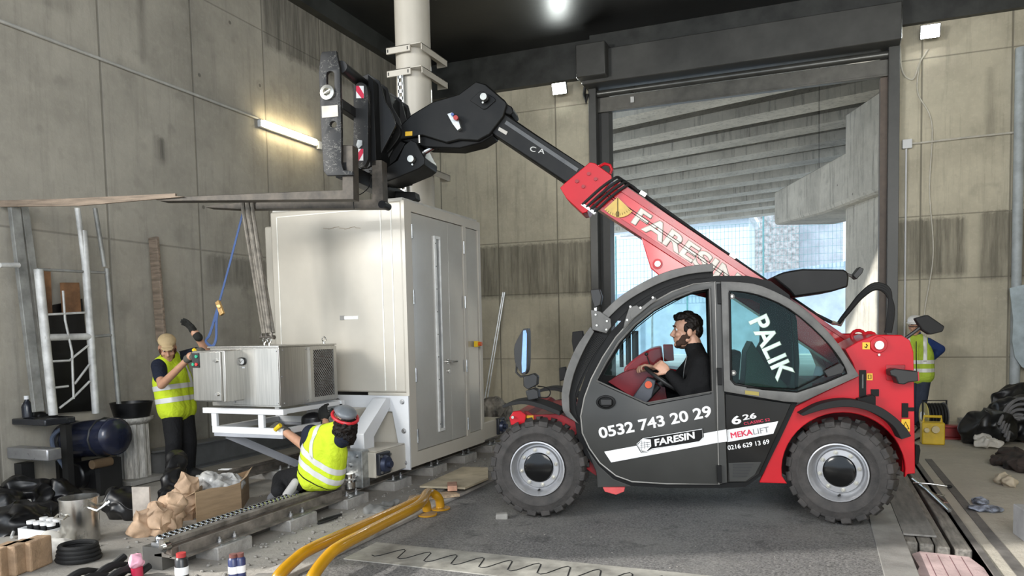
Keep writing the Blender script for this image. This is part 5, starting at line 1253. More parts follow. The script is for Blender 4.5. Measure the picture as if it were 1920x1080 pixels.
ts = limb(J['shl'], J['shl'].lerp(J['ell'], .55), J['shl'].lerp(J['ell'], .6), (.075, .066, .065))+limb(J['shr'], J['shr'].lerp(J['elr'], .6), J['shr'].lerp(J['elr'], .65), (.075, .066, .065))+[('c', J['shl'], J['shr'], .07, .07)]
blob('tshirt_sleeves', ts, m_navy, ps, .012, 3)
vs = blob('vest', torso(J, .030, .16), m_hiv, ps, .012, 4)
ax = ((J['shl']+J['shr'])/2-mid(J)).normalized()
for t in (.22, .50): band(vs, vs, mid(J)+ax*t*.46, ax, .05, m_ref)
sd_ = (J['shr']-J['shl']).normalized()
band(vs, vs, J['shr'].lerp(J['shl'], .28), sd_, .045, m_ref, 'shoulder_band', clip=(mid(J)+ax*.24, -ax))
blob('trousers', legs(J, .022)+[('c', J['hipl'], J['hipr'], .115, .115)], m_trs, ps, .013, 3)
blob('shoe', [('c', J['anl'], J['tol'], .056, .045), ('c', J['anl']+V((0, 0, .06)), J['anl'], .055, .056)], m_rub, ps, .011); blob('shoe', [('c', J['anr'], J['tor'], .056, .045), ('c', J['anr']+V((0, 0, .06)), J['anr'], .055, .056)], m_rub, ps, .011)
g1 = blob('glove', hand(J['wrl'], w2(384, 647, -.44)-J['wrl'], V((.3, .6, -.5)), -1, .5, 1.1, 1.25)+[('c', J['wrl']-(w2(384, 647, -.44)-J['wrl'])*.25, J['wrl'], .040, .036)], m_glg, ps, .006, 2)
MB().tube([w2(363, 655, -.5), w2(369, 662, -.5), w2(372, 668, -.5)], .018, 8).obj('glove_patch', m_gly, g1)
blob('glove', hand(J['wrr'], w2(346, 598, -.12)-J['wrr'], V((-.4, -.8, .1)), 1, .28, 1.1, 1.25)+[('c', J['wrr']-(w2(346, 600, -.12)-J['wrr'])*.3, J['wrr'], .042, .036)], m_glv, ps, .006, 2)

# ---------------------------------------------------------------- worker sitting on his heels at the rail
Yp = 5.08
J = dict(hipl=w2(586, 893, 0), hipr=w2(618, 892, .04), shl=w2(584, 814, .02), shr=w2(640, 824, .0), neck=w2(630, 806, .03), ell=w2(574, 838, .05), wrl=w2(530, 806, .14), elr=w2(622, 836, .40), wrr=w2(609, 788, .52),
         knl=w2(530, 900, .22), knr=w2(552, 898, .34), anl=w2(524, 922, -.02), anr=w2(560, 905, -.06), tol=w2(510, 934, -.06), tor=w2(543, 929, -.10))
pk = thing('person', 'kneeling worker in yellow vest and grey face shield steadying the white frame', 'person', V((mid(J).x, mid(J).y, 0)))
fw = V((-.72, .55, .42)); up = V((.35, -.15, .92))
hp, at, R = head(w2(644, 793, .05), fw, up, J['neck'], 1.05)
body = blob('body', hp+torso(J, -.015, .24)+arms(J, .006)+legs(J)+[('e', J['wrl'], .036), ('e', J['wrr'], .036)], m_skin, pk, .008, 3)
eyes(at, R, body)
e = lambda x, y, z, a, b, c: ('e', at(x, y, z), (a*1.05, b*1.05, c*1.05), R)
hr_ = blob('hair', [e(0, -.06, .0, .095, .085, .09), e(0, -.08, -.07, .085, .065, .085), e(.05, -.06, -.10, .06, .05, .07), e(.04, -.06, -.03, .06, .06, .07), e(-.04, -.06, -.03, .06, .06, .07)], m_hair, pk, .008, 1)
for v in hr_.data.vertices: v.co += noise.noise_vector(v.co*38)*.014
vz = blob('face_shield_crown', [e(0, -.005, .10, .088, .100, .045), e(0, .05, .085, .08, .07, .03)], mat('shield_grey', (.16, .175, .19), .35), pk, .008, 2)
b = MB(); b.tube([at(.095*math.cos(t*.3142)*1.05, .108*math.sin(t*.3142)*1.05-.005, .062) for t in range(20)], .014, 8, True); b.obj('red_headband', mat('band_red', (.60, .02, .03), .4), pk)
b = MB()
vis = [[at(.105*math.cos(t), .115*math.sin(t)+.01, z) for t in [math.radians(x) for x in range(20, 161, 14)]] for z in (.05, -.02, -.09)]
for a_, c_ in zip(vis, vis[1:]):
    for i in range(len(a_)-1): b.bm.faces.new([b.bm.verts.new(p) for p in (a_[i], a_[i+1], c_[i+1], c_[i])])
bmesh.ops.remove_doubles(b.bm, verts=b.bm.verts, dist=1e-4); bmesh.ops.solidify(b.bm, geom=b.bm.faces[:], thickness=.002)
b.obj('visor', glass('visor_clear', (.9, .9, .9), .4), pk)
ts = limb(J['shl'], J['shl'].lerp(J['ell'], .75), J['shl'].lerp(J['ell'], .8), (.078, .068, .066))+limb(J['shr'], J['shr'].lerp(J['elr'], .6), J['shr'].lerp(J['elr'], .65), (.074, .066, .065))+[('c', J['shl'], J['shr'], .075, .07), ('c', J['shl'], J['shl'].lerp(J['hipl'], .3), .085, .085)]
blob('tshirt', ts, m_navy, pk, .011, 3)
vp = torso(J, .026, .2)
vs = blob('vest', vp, m_hiv, pk, .011, 4)
ax = ((J['shl']+J['shr'])/2-mid(J)).normalized(); sd_ = (J['shr']-J['shl']).normalized(); tl = ((J['shl']+J['shr'])/2-mid(J)).length
ax2 = (ax+sd_*.42).normalized()
for t in (.20, .48): band(vs, vs, mid(J)+ax*t*tl, ax2, .05, m_ref)
band(vs, vs, J['shl'].lerp(J['shr'], .34), (sd_+ax*.1).normalized(), .042, m_ref, 'shoulder_band', clip=(mid(J)+ax*.50*tl, -ax2))
band(vs, vs, mid(J)+ax*-.06*tl, ax2, .010, m_trs, 'hem_piping', .003)
q0 = w2(632, 817, -.25); q1 = w2(655, 826, -.25); d_ = q1-q0
Mt = Matrix.Translation(q0) @ Matrix.Rotation(-math.atan2(d_.z, d_.x), 4, 'Y') @ MT
tx = text('VARE', Mt, m_trs, vs, size=.036, width=d_.length, bold=.0, ext=.0005, world=True); project(tx, vs, (0, 1, 0), .004)
q0 = w2(636, 827, -.25); q1 = w2(654, 834, -.25); d_ = q1-q0
Mt = Matrix.Translation(q0) @ Matrix.Rotation(-math.atan2(d_.z, d_.x), 4, 'Y') @ MT
tx = text('INSAAT', Mt, m_trs, vs, size=.010, width=d_.length, bold=.0, ext=.0005, world=True); project(tx, vs, (0, 1, 0), .004)
b = MB(); b.tube([w2(628, 811, -.25), w2(631, 818, -.25), w2(633, 812, -.25)], .006, 6); tx = b.obj('emblem', m_trs, vs); project(tx, vs, (0, 1, 0), .004)
blob('trousers', legs(J, .034)+[('c', J['hipl'], J['hipr'], .122, .122), ('c', J['hipl'], mid(J)+ax*.1, .12, .12)], m_trs, pk, .013, 3)
m_shoe = cloth('shoe_grey', (.10, .10, .105))
s1 = blob('shoe', [('c', J['anl'], J['tol'], .052, .044)], m_shoe, pk, .010)
s2 = blob('shoe', [('c', J['anr'], J['tor'], .052, .045)], m_shoe, pk, .010)
dd = (J['tor']-J['anr']).normalized(); nn = V((0, -1, 0)); nn = (nn-dd*nn.dot(dd)).normalized(); ss = dd.cross(nn)
blob('sole', [('c', J['anr']+nn*.045, J['tor']+nn*.042, .040, .040), ('e', J['tor']+nn*.042, (.05, .05, .05))][:1], mat('sole_grey', (.36, .35, .33), .7), s2, .008)
DL = w2(507, 794, .16)-J['wrl']
g1 = blob('glove', hand(J['wrl'], DL, V((.25, .5, -.75)), 1, .42, 1.12, 1.3)+[('c', J['wrl']-DL*.3, J['wrl'], .042, .036)], m_glg, pk, .006, 2)
MB().tube([w2(516, 806, .06), w2(521, 801, .06), w2(526, 797, .06)], .020, 8).obj('glove_patch', m_gly, g1)
DR = w2(605, 768, .54)-J['wrr']
blob('glove', hand(J['wrr'], DR, V((-.2, .9, .3)), -1, .5, 1.12, 1.3)+[('c', J['wrr']-DR*.3, J['wrr'], .042, .036)], m_glv, pk, .006, 2)

# ---------------------------------------------------------------- worker with the white helmet by the back wall
Yp = 12.1
J = dict(hipl=w2(1708, 704, 0), hipr=w2(1733, 703, 0), shl=w2(1697, 643, 0), shr=w2(1738, 643, 0), neck=w2(1717, 632, 0), ell=w2(1684, 668, .05), wrl=w2(1700, 690, .08), elr=w2(1763, 655, .06), wrr=w2(1742, 676, .12),
         knl=w2(1708, 752, 0), knr=w2(1728, 752, 0), anl=w2(1707, 793, 0), anr=w2(1724, 793, 0), tol=w2(1704, 800, -.14), tor=w2(1726, 800, -.14))
pf = thing('person', 'worker in white helmet and dull yellow vest standing by the back wall', 'person', V((mid(J).x, mid(J).y, 0)))
hp, at, R = head(w2(1716, 612, -.02), V((-.12, -1, -.12)), V((0, 0, 1)), J['neck'], 1.08)
body = blob('body', hp+torso(J, -.015, .2)+arms(J)+legs(J)+hand(J['wrr'], V((-.8, .1, -.3)), V((0, -1, 0)), 1, .5)+hand(J['wrl'], V((.8, .1, -.3)), V((0, -1, 0)), -1, .5), m_skin, pf, .009, 3)
eyes(at, R, body)
e = lambda x, y, z, a, b, c: ('e', at(x, y, z), (a*1.08, b*1.08, c*1.08), R)
blob('helmet', [e(0, -.01, .085, .098, .115, .072), e(0, .0, .052, .118, .135, .012), e(0, .10, .052, .075, .06, .010)], mat('helmet_white', (.80, .79, .76), .3), pf, .008, 2)
blob('jacket_sleeves', limb(J['shl'], J['ell'], J['ell'].lerp(J['wrl'], .9), (.085, .070, .05))+limb(J['shr'], J['elr'], J['elr'].lerp(J['wrr'], .9), (.085, .070, .05))+[('c', J['hipl'], J['hipr'], .135, .135), ('c', J['neck'], J['neck']+V((0, 0, .04)), .085, .075)], cloth('jacket_blue', (.020, .045, .16)), pf, .014, 3)
vs = blob('vest', torso(J, .036, .14), m_hiv2, pf, .014, 4)
ax = V((0, 0, 1)); sd_ = (J['shr']-J['shl']).normalized(); tl = J['shl'].z-mid(J).z
for t in (.16, .42): band(vs, vs, mid(J)+ax*t*tl, ax, .055, m_ref)
for t in (.12, .88): band(vs, vs, J['shl'].lerp(J['shr'], t), sd_, .05, m_ref, 'shoulder_band', clip=(mid(J)+ax*.42*tl, -ax))
MB().tube([w2(1718, 640, -.19), w2(1718, 668, -.20), w2(1719, 700, -.19)], .006, 6).obj('vest_zip', m_seal, vs)
blob('jeans', legs(J, .022)+[('c', J['hipl'], J['hipr'], .12, .12)], cloth('jeans', (.035, .045, .07)), pf, .014, 3)
blob('shoe', [('c', J['anl'], J['tol'], .055, .045)], m_blackp, pf, .012); blob('shoe', [('c', J['anr'], J['tor'], .055, .045)], m_blackp, pf, .012)
b = MB(); b.tube([at(-.085, .02, .012), at(-.05, .10, .012), at(0, .115, .012), at(.05, .10, .012), at(.085, .02, .012)], .006, 6); b.obj('safety_glasses', m_blackp, pf)
# ================================================================ LOOSE THINGS ON THE LEFT
m_woodr = mat('raw_wood2', (.46, .34, .22), .75, 0, .25, 4, .3, 30, sc=(2, 9, 9))
m_woodg = mat('grey_wood', (.25, .23, .20), .8, 0, .25, 4, .4, 30, sc=(9, 1.2, 9))
m_wtube = mat('white_tube', (.62, .62, .60), .45, .1, .2, 6)
m_gtube = mat('grey_tube', (.33, .33, .31), .5, .3, .2, 6)
m_bag = mat('black_bag', (.007, .007, .008), .4, 0, .5, 5)
m_cardb = mat('cardboard', (.36, .25, .15), .8, 0, .12, 3, .2, 12, sc=(1, 1, 8))
m_kraft = mat('kraft_paper', (.50, .34, .22), .7, 0, .2, 6, .4, 12)
def lumpy(o, amp, sc, seed=0):
    for v in o.data.vertices: v.co += noise.noise_vector(v.co*sc+V((seed, 0, 0)))*amp
    return o
# grey channel posts and the white scaffold frame at the left wall
b = MB(); b.beam(WX(26, 388, XL+.12), WX(72, 772, XL+.3), .09, .05, (1, 0, 0)); b.beam(WX(44, 388, XL+.10), WX(96, 775, XL+.26), .07, .05, (1, 0, 0))
tag(b.obj('channel_post', m_gtube, smooth=0, bevel=.004), 'pair of grey channel posts leaning on the left wall beside the scaffold frame', 'post')
scf = thing('scaffold_frame', 'white tubular scaffold frame standing against the left wall', 'scaffold', WX(120, 775, XL+.3))
q = XL+.36
def S_(x, y, d=0): return WX(x, y, q+d)
for nm, p0, p1, r, mm in (('post', (72, 505), (100, 778), .04, m_wtube), ('post', (156, 432), (180, 775), .036, m_wtube), ('post', (200, 503), (223, 760), .024, m_gtube), ('upper_post', (145, 390), (160, 505), .026, m_wtube), ('upper_post', (178, 390), (196, 500), .022, m_gtube),
                          ('crossbar', (80, 633), (168, 631), .034, m_wtube), ('crossbar', (70, 505), (206, 512), .014, m_gtube), ('crossbar', (168, 632), (212, 628), .016, m_gtube), ('rail', (0, 497), (36, 497), .022, m_wtube)):
    MB().cone(S_(*p0), S_(*p1), r, seg=10).obj(nm, mm, scf)
for pts in (((84, 590), (160, 586)), ((88, 678), (130, 676), (165, 648)), ((118, 545), (122, 600), (135, 660), (138, 748)), ((112, 765), (138, 745), (168, 715)), ((140, 720), (167, 684)), ((92, 728), (128, 724))):
    MB().tube([S_(*p, .02) for p in pts], .011, 6).obj('brace_wire', m_wtube, scf)
ds = thing('black_sheet', 'flat black sheet set behind the white scaffold frame', 'sheet', WX(120, 770, XL+.1))
b = MB(); P = [WX(x, y, XL+.05) for x, y in ((84, 575), (152, 560), (172, 770), (98, 775))]
b.loft([[p+V((.0, 0, 0)) for p in P], [p+V((.02, 0, 0)) for p in P]]); b.obj('sheet', m_bag, ds, smooth=0)  # plain black sheet just off the wall
for k, (x0_, y0_, x1_, y1_) in enumerate(((76, 503, 92, 590), (112, 530, 146, 588))):
    P = [WX(x, y, XL+.1) for x, y in ((x0_, y0_), (x1_, y0_), (x1_+4, y1_), (x0_+4, y1_))]
    b = MB(); b.loft([P, [p+V((.02, 0, 0)) for p in P]])
    tag(b.obj('rusty_board', mat('rust_board', (.26, .13, .06), .8, 0, .35, 4), smooth=0), 'rust brown board in the scaffold frame, the %s one' % ('taller left', 'shorter right')[k], 'board')
b = MB(); b.beam(WX(288, 445, XL+.1), WX(303, 640, XL+.22), .13, .04, (0, 1, 0)); 
tag(b.obj('leaning_plank', mat('old_wood'), smooth=0, bevel=.01), 'weathered timber plank leaning on the left wall behind the standing worker', 'plank')
# bench with heap
Y1 = 4.75
def K(x, y, d=0): return WY(x, y, Y1+d)
bn_ = thing('work_bench', 'long steel work bench with dark cover at the left picture edge', 'bench', (K(40, 945).x, Y1, 0))
b = MB(); P = K(-60, 800); Q = K(104, 785); b.bx(XL+.04, Q.x, Y1-.1, Y1+.2, Q.z-.06, Q.z); b.obj('bench_top', mat('bench_dark', (.03, .032, .038), .25, .2), bn_, bevel=.012)
P = K(-60, 872); Q = K(120, 842); b = MB(); b.bx(XL+.04, Q.x, Y1-.16, Y1-.02, Q.z-.09, Q.z+.02); b.obj('beam', mat('bench_steel', (.42, .42, .43), .3, .6, .2, 3), bn_, bevel=.012)
for x in (55, 2):
    p = K(x, 900); MB().bx(p.x-.05, p.x+.05, Y1-.1, Y1+.02, 0, K(x, 866).z).obj('leg', m_blackp, bn_)
for x in (100, 20):
    p = K(x, 900); MB().bx(p.x-.04, p.x+.04, Y1+.12, Y1+.18, 0, K(x, 800).z).obj('leg', m_blackp, bn_)
tz = K(104, 785).z
o = blob('bag_heap', [('e', K(28, 768, .15), (.15, .18, .16)), ('e', K(14, 760, .1), (.12, .14, .19)), ('e', K(50, 782, .12), (.12, .14, .08)), ('e', K(78, 784, .2), (.12, .14, .06))], m_bag, None, .014, 1)
tag(lumpy(o, .05, 9), 'heap of black bags piled on the bench at the left edge', 'bags')
p = K(52, 782, -.02); bt = thing('spray_bottle', 'small dark bottle with white neck standing on the bench heap', 'bottle', (p.x, p.y, p.z))
MB().lathe([(.0, 0), (.045, .0), (.048, .10), (.03, .14), (.018, .16), (.018, .19), (.0, .19)], Matrix.Translation(p), 16).obj('bottle', mat('bottle_dark', (.02, .022, .03), .25), bt)
MB().cone(p+V((-.04, 0, .13)), p+V((-.055, 0, .03)), .015).obj('label_strip', m_w, bt)
MB().cone(p+V((0, 0, .17)), p+V((0, 0, .205)), .022).obj('cap', m_w, bt)
for i, (x, y, r, lab) in enumerate(((30, 962, .22, 'black sack under the work bench at the left edge'), (92, 955, .17, 'black sack between the bench legs and the pump'), (215, 975, .17, 'black sack on the floor right of the steel pot'))):
    p = G(x, y); p.x = max(p.x, XL+r*1.4); o = blob('black_sack', [('e', p+V((0, .1, r*.6)), (r, r*.9, r*.8)), ('e', p+V((r*.6, .1, r*.4)), (r*.7, r*.6, r*.6)), ('e', p+V((-r*.4, .05, r*.9)), (r*.5, r*.5, r*.6))], m_bag, None, .014, 1)
    tag(lumpy(o, .06, 9, i*4), lab, 'sack')
# dark blue tank with pump
Y1 = 5.2
tk = thing('pressure_tank', 'dark navy pressure tank lying on a pump beside the fluted pedestal', 'tank', (K(165, 925).x, Y1, 0))
a_, c_ = K(128, 826), K(216, 818)
b = MB(); b.cone(a_, c_, .185, seg=28); b.ell(a_, (.05, .185, .185)); b.ell(c_, (.07, .185, .185)); b.obj('shell', mat('tank_navy', (.022, .026, .05), .25, .1, .2, 3, coat=.3), tk)
for t in (.15, .8): p = a_.lerp(c_, t); MB().tube([p+V((0, .19*math.cos(u*.5236), .19*math.sin(u*.5236))) for u in range(12)], .012, 6, True).obj('strap', m_blackp, tk)
b = MB(); p = K(160, 890); b.bx(p.x-.05, p.x+.32, Y1-.12, Y1+.14, .06, p.z+.1); b.cone((p.x+.1, Y1-.2, .2), (p.x+.1, Y1+.2, .2), .13, seg=18); b.obj('pump', m_bag, tk, bevel=.02)
for x in (130, 205): p = K(x, 900); MB().bx(p.x-.03, p.x+.03, Y1-.12, Y1+.12, 0, K(x, 860).z).obj('leg', m_blackp, tk)
MB().tube(spline([K(120, 800, -.2), K(98, 820, -.24), K(104, 850, -.22), K(122, 880, -.2), K(128, 905, -.2)], 5), .02, 8).obj('hose', mat('hose_blue', (.14, .17, .24), .4), tk)
p = K(190, 868, -.1); MB().cone(p-V((0, .1, 0)), p+V((0, .1, 0)), .045, seg=14).obj('fitting', mat('brassy', (.25, .17, .10), .5, .6), tk)
# fluted pedestal and tub
Y1 = 5.7
pe = thing('fluted_pedestal', 'whitish fluted pedestal on a slab left of the standing worker', 'pedestal', (K(252, 905).x, Y1, 0))
p0 = K(252, 893); h0 = p0.z; h1 = K(252, 782).z; cx_ = p0.x
b = MB(); n = 40; L = []
for z, k in ((h0, 1), (h1-.06, .97)):
    L.append([V((cx_+(.165*k-.018*(i % 4 > 1))*math.cos(i*2*math.pi/n), Y1+(.165*k-.018*(i % 4 > 1))*math.sin(i*2*math.pi/n), z)) for i in range(n)])
b.loft(L); b.obj('shaft', mat('plaster', (.55, .53, .49), .7, 0, .25, 8, sc=(8, 8, 1)), pe, smooth=20)
MB().lathe([(.16, h1-.07), (.20, h1-.04), (.215, h1-.02), (.215, h1), (.0, h1)], Matrix.Translation((cx_, Y1, 0)), 30, False, True).obj('capital', mat('plaster'), pe)
MB().bx(cx_-.29, cx_+.24, Y1-.24, Y1+.2, h0-.05, h0).bx(cx_-.26, cx_+.22, Y1-.2, Y1+.18, 0, h0-.05).obj('base_slab', mat('slab_grey', (.3, .29, .27), .8), pe, bevel=.01)
tb = MB(); tb.lathe([(.0, h1+.005), (.17, h1+.005), (.205, h1+.16), (.195, h1+.16), (.165, h1+.02), (.0, h1+.02)], Matrix.Translation((cx_+.01, Y1, 0)), 30)
tag(tb.obj('black_tub', m_bag), 'black plastic tub standing on top of the fluted pedestal', 'tub')
# steel pot
p = G(152, 1016); pt = thing('steel_pot', 'shiny steel stock pot standing on the floor in front of the bench', 'pot', p)
h = .34
MB().lathe([(.0, .004), (.125, .004), (.13, .012), (.13, h), (.137, h), (.137, h+.008), (.124, h+.008), (.122, .02), (.0, .02)], Matrix.Translation(p), 32).obj('pot_body', m_stainl, pt)
MB().tube([p+V((.128, -.02, h-.06)), p+V((.22, -.02, h-.08)), p+V((.27, .03, h-.02)), p+V((.128, .05, h-.06))], .012, 8).obj('handle', m_stainl, pt)
MB().tube([p+V((-.05, -.128, .24)), p+V((-.05, -.16, .22)), p+V((.05, -.16, .22)), p+V((.05, -.128, .24))], .009, 8).obj('handle', m_stainl, pt)
# white crate with jars
p = G(92, 1010); cr_ = thing('white_crate', 'white tray crate with small jars beside the steel pot', 'crate', p)
plate('tray', [(-.17, -.12), (.14, -.12), (.14, .12), (-.17, .12)], [[(-.155, -.105), (.125, -.105), (.125, .105), (-.155, .105)]], .0, .10, lambda u, v, w_: V((p.x+u, p.y+v, w_)), m_wp, cr_, world=True)
MB().bx(p.x-.16, p.x+.13, p.y-.11, p.y+.11, .002, .012).obj('tray_floor', m_wp, cr_)
for i in range(4):
    for j in range(2):
        q_ = p+V((-.12+i*.075, -.05+j*.1, .012))
        t = thing('small_jar', 'small dark jar with white lid standing in the white tray crate', 'jar', q_, group='jars in the white tray crate')
        MB().cone(q_, q_+V((0, 0, .11)), .028, seg=14).obj('glass', m_bag, t); MB().cone(q_+V((0, 0, .111)), q_+V((0, 0, .135)), .030, seg=14).obj('lid', m_w, t)
o = blob('black_sack', [('e', G(12, 1000)+V((0, .1, .08)), (.22, .25, .14)), ('e', G(-10, 970)+V((0, 0, .1)), (.3, .22, .16)), ('e', G(38, 985)+V((0, .2, .05)), (.16, .14, .1))], m_bag, None, .014, 1)
tag(lumpy(o, .05, 10, 3), 'black sack lying on the floor left of the white tray crate', 'sack')
tag(MB().tube(spline([G(22, 1012)+V((0, 0, .02)), G(40, 985)+V((0, 0, .1)), G(58, 972)+V((0, 0, .16)), G(60, 990)+V((0, 0, .03))], 5), .012, 8).obj('wire_handle', m_wtube), 'bent white wire handle leaning on the black sack', 'handle')
for i, (x, y) in enumerate(((10, 1072), (38, 1066), (66, 1058))):
    p = G(x, y+6); b = MB(); b.box(p+V((0, 0, .10)), (.11, .20, .20), .30)
    o = b.obj('paving_block', mat('block_tan', (.42, .28, .17), .85, 0, .2, 6, .4, 40), smooth=0, bevel=.012)
    tag(o, 'tan paving block standing on edge at the lower left, %s' % ('at the picture edge', 'in the middle of the three', 'nearest to the cable coil')[i], 'block', 'tan paving blocks')
p = G(148, 1050); b = MB()
for k in range(4): b.tube([p+V(((.14-.006*k)*math.cos(t*.3142), (.12-.006*k)*math.sin(t*.3142), .02+k*.028)) for t in range(20)], .017, 7, True)
tag(b.obj('cable_coil', m_rub), 'coil of black cable lying on the floor below the steel pot', 'cable')
b = MB(); b.box(p+V((-.02, .0, .012)), (.15, .14, .012), .3); tag(b.obj('paper_sheet', m_w), 'white paper lying inside the black cable coil', 'paper')
o = blob('white_rag', [('e', G(105, 1030)+V((0, 0, .03)), (.14, .1, .05)), ('e', G(90, 1022)+V((0, 0, .04)), (.08, .1, .05))], mat('rag_white', (.6, .57, .52), .8), None, .012, 1)
tag(lumpy(o, .035, 14, 5), 'crumpled whitish rag between the tan blocks and the cable coil', 'rag')
# brown paper bundles
for i, (x, y, rx, rz, lab) in enumerate(((258, 1008, .06, .12, 'small orange-brown paper roll standing at the left end of the bundle row'), (292, 1004, .09, .14, 'brown paper bundle right of the small paper roll'), (318, 996, .10, .17, 'rounded brown paper bundle in the middle of the row'), (345, 975, .10, .22, 'tall crumpled brown paper bundle against the cardboard box'))):
    p = G(x, y); o = blob('paper_bundle', [('e', p+V((0, .03, rz*.8)), (rx, rx, rz)), ('e', p+V((rx*.4, .05, rz*1.1)), (rx*.6, rx*.7, rz*.6)), ('e', p+V((-rx*.3, .0, rz*.45)), (rx*.8, rx*.7, rz*.45))], m_kraft, None, .009, 1)
    tag(lumpy(o, .045, 15, i*3), lab, 'paper bundle', 'brown paper bundles')
b = MB(); p = G(248, 985); b.box(p+V((0, .1, .15)), (.15, .02, .30), .3); tag(b.obj('grey_board', mat('board_pale', (.45, .40, .35), .7, 0, .2, 5), smooth=0), 'small pale board standing behind the brown paper bundles', 'board')
o = blob('black_bag', [('c', G(268, 985)+V((0, .2, .1)), G(285, 960)+V((0, .3, .42)), .06, .09), ('e', G(300, 950)+V((0, .2, .2)), (.1, .1, .2))], m_bag, None, .012, 1)
tag(lumpy(o, .03, 12, 8), 'black plastic bag slumped behind the brown paper bundles', 'bag')
# cardboard box
p = G(368, 979); q_ = G(452, 957); r_ = G(432, 925)
bx_ = thing('cardboard_box', 'open brown cardboard box with torn flaps in front of the rail chain', 'box', (p.x+.2, p.y+.15, 0))
ux = (q_-p); uy = V((-.30, .42, 0)); hz = V((0, 0, .25))
def panel(a, b2, h, name, lean=0, extra=()):
    d = (b2-a); n_ = V((d.y, -d.x, 0)).normalized()*.006
    bb = MB(); top = [a+h, a.lerp(b2, .35)+h*1.03, a.lerp(b2, .7)+h*.96, b2+h*1.0]; bot = [a, a.lerp(b2, .35), a.lerp(b2, .7), b2]
    bb.loft([bot+[x for x in top[::-1]], [x+n_ for x in bot]+[x+n_ for x in top[::-1]]]); return bb.obj(name, m_cardb, bx_, smooth=0)
panel(p, p+ux, hz, 'front_wall'); panel(p+uy, p+ux+uy, hz*1.05, 'back_wall'); panel(p, p+uy, hz, 'side_wall'); panel(p+ux, p+ux+uy, hz, 'side_wall')
f0 = p+hz; b = MB(); b.loft([[f0, f0+uy, f0+uy+V((-.16, -.02, -.12)), f0+V((-.2, -.04, -.1))], [x+V((0, 0, .006)) for x in (f0, f0+uy, f0+uy+V((-.16, -.02, -.12)), f0+V((-.2, -.04, -.1)))]]); b.obj('flap', m_cardb, bx_, smooth=0)
f0 = p+ux+hz; b = MB(); Q4 = (f0, f0+uy, f0+uy*.9+V((.07, 0, .06)), f0+uy*.2+V((.09, -.02, .05))); b.loft([Q4, [x+V((0, 0, .006)) for x in Q4]]); b.obj('flap', m_cardb, bx_, smooth=0)
b = MB(); b.loft([[p, p+ux, p+ux+uy, p+uy], [x+V((0, 0, .006)) for x in (p, p+ux, p+ux+uy, p+uy)]]); b.obj('bottom', m_cardb, bx_, smooth=0)
o = blob('plastic_bag', [('e', p+ux*.35+uy*.5+V((0, 0, .20)), (.17, .14, .12)), ('e', p+ux*.6+uy*.5+V((0, 0, .22)), (.16, .13, .10)), ('e', p+ux*.15+uy*.6+V((0, 0, .26)), (.10, .1, .1))], mat('film_grey', (.46, .45, .43), .18, 0, .3, 9), None, .012, 1)
tag(lumpy(o, .04, 16, 2), 'crumpled translucent grey plastic film inside the cardboard box', 'plastic film')
b = MB(); b.box(p+ux*.55+uy*.55+V((0, 0, .352)), (.10, .06, .004), .3); tag(b.obj('paper_slip', m_w), 'white paper slip on the plastic film in the cardboard box', 'paper')
# dark hose bundle continuing the chain to the lower left
for k in range(5):
    pts = [V((-4.04-.05*k+.01*math.sin(t*2+k), 2.3+t*.16, .03+.05*((k+t) % 2)+.01*k)) for t in range(8)]
    tag(MB().tube(spline(pts, 4), .024, 8).obj('black_hose', m_rub), 'black hose in the dark bundle before the chain end, %s from the right' % ('first second third fourth fifth'.split()[k]), 'hose', 'black hoses before the chain')
def can(x, y, lab, body_c, cap_c, h=.17, r=.032, name='spray_can'):
    p = G(x, y); t = thing(name, lab, 'spray can', p)
    MB().lathe([(.0, 0), (r, 0), (r, h*.78), (r*.7, h*.86), (.0, h*.86)], Matrix.Translation(p), 18).obj('can_body', body_c, t)
    MB().lathe([(r*.72, h*.86), (r*.72, h), (.0, h)], Matrix.Translation(p), 16, False, False).obj('cap', cap_c, t)
    MB().lathe([(r+.0008, h*.28), (r+.0008, h*.55)], Matrix.Translation(p), 18, False, False).obj('label_band', m_w, t)
m_canb = mat('can_blue', (.03, .04, .12), .3); m_canr = mat('can_cap_rust', (.16, .06, .05), .4)
can(439, 1088, 'blue spray can with rust red cap, left of the pair by the yellow rails', m_canb, m_canr); can(452, 1086, 'blue spray can with rust red cap, right of the pair by the yellow rails', m_canb, m_canr)
can(342, 1092, 'black bottle with a red label before the chain end', mat('can_black', (.02, .02, .02), .3), mat('cap_red'), .19, .04, 'black_bottle')
p = G(258, 1092); t = thing('pink_bottle', 'small red bottle with a pink and white top at the lower left', 'bottle', p)
MB().cone(p, p+V((0, 0, .1)), .035, seg=14).obj('bottle', mat('bottle_red', (.45, .02, .06), .3), t); o = blob('tissue', [('e', p+V((0, 0, .14)), (.045, .045, .05))], mat('tissue_pink', (.75, .38, .48), .7), t, .008, 1); lumpy(o, .015, 30)
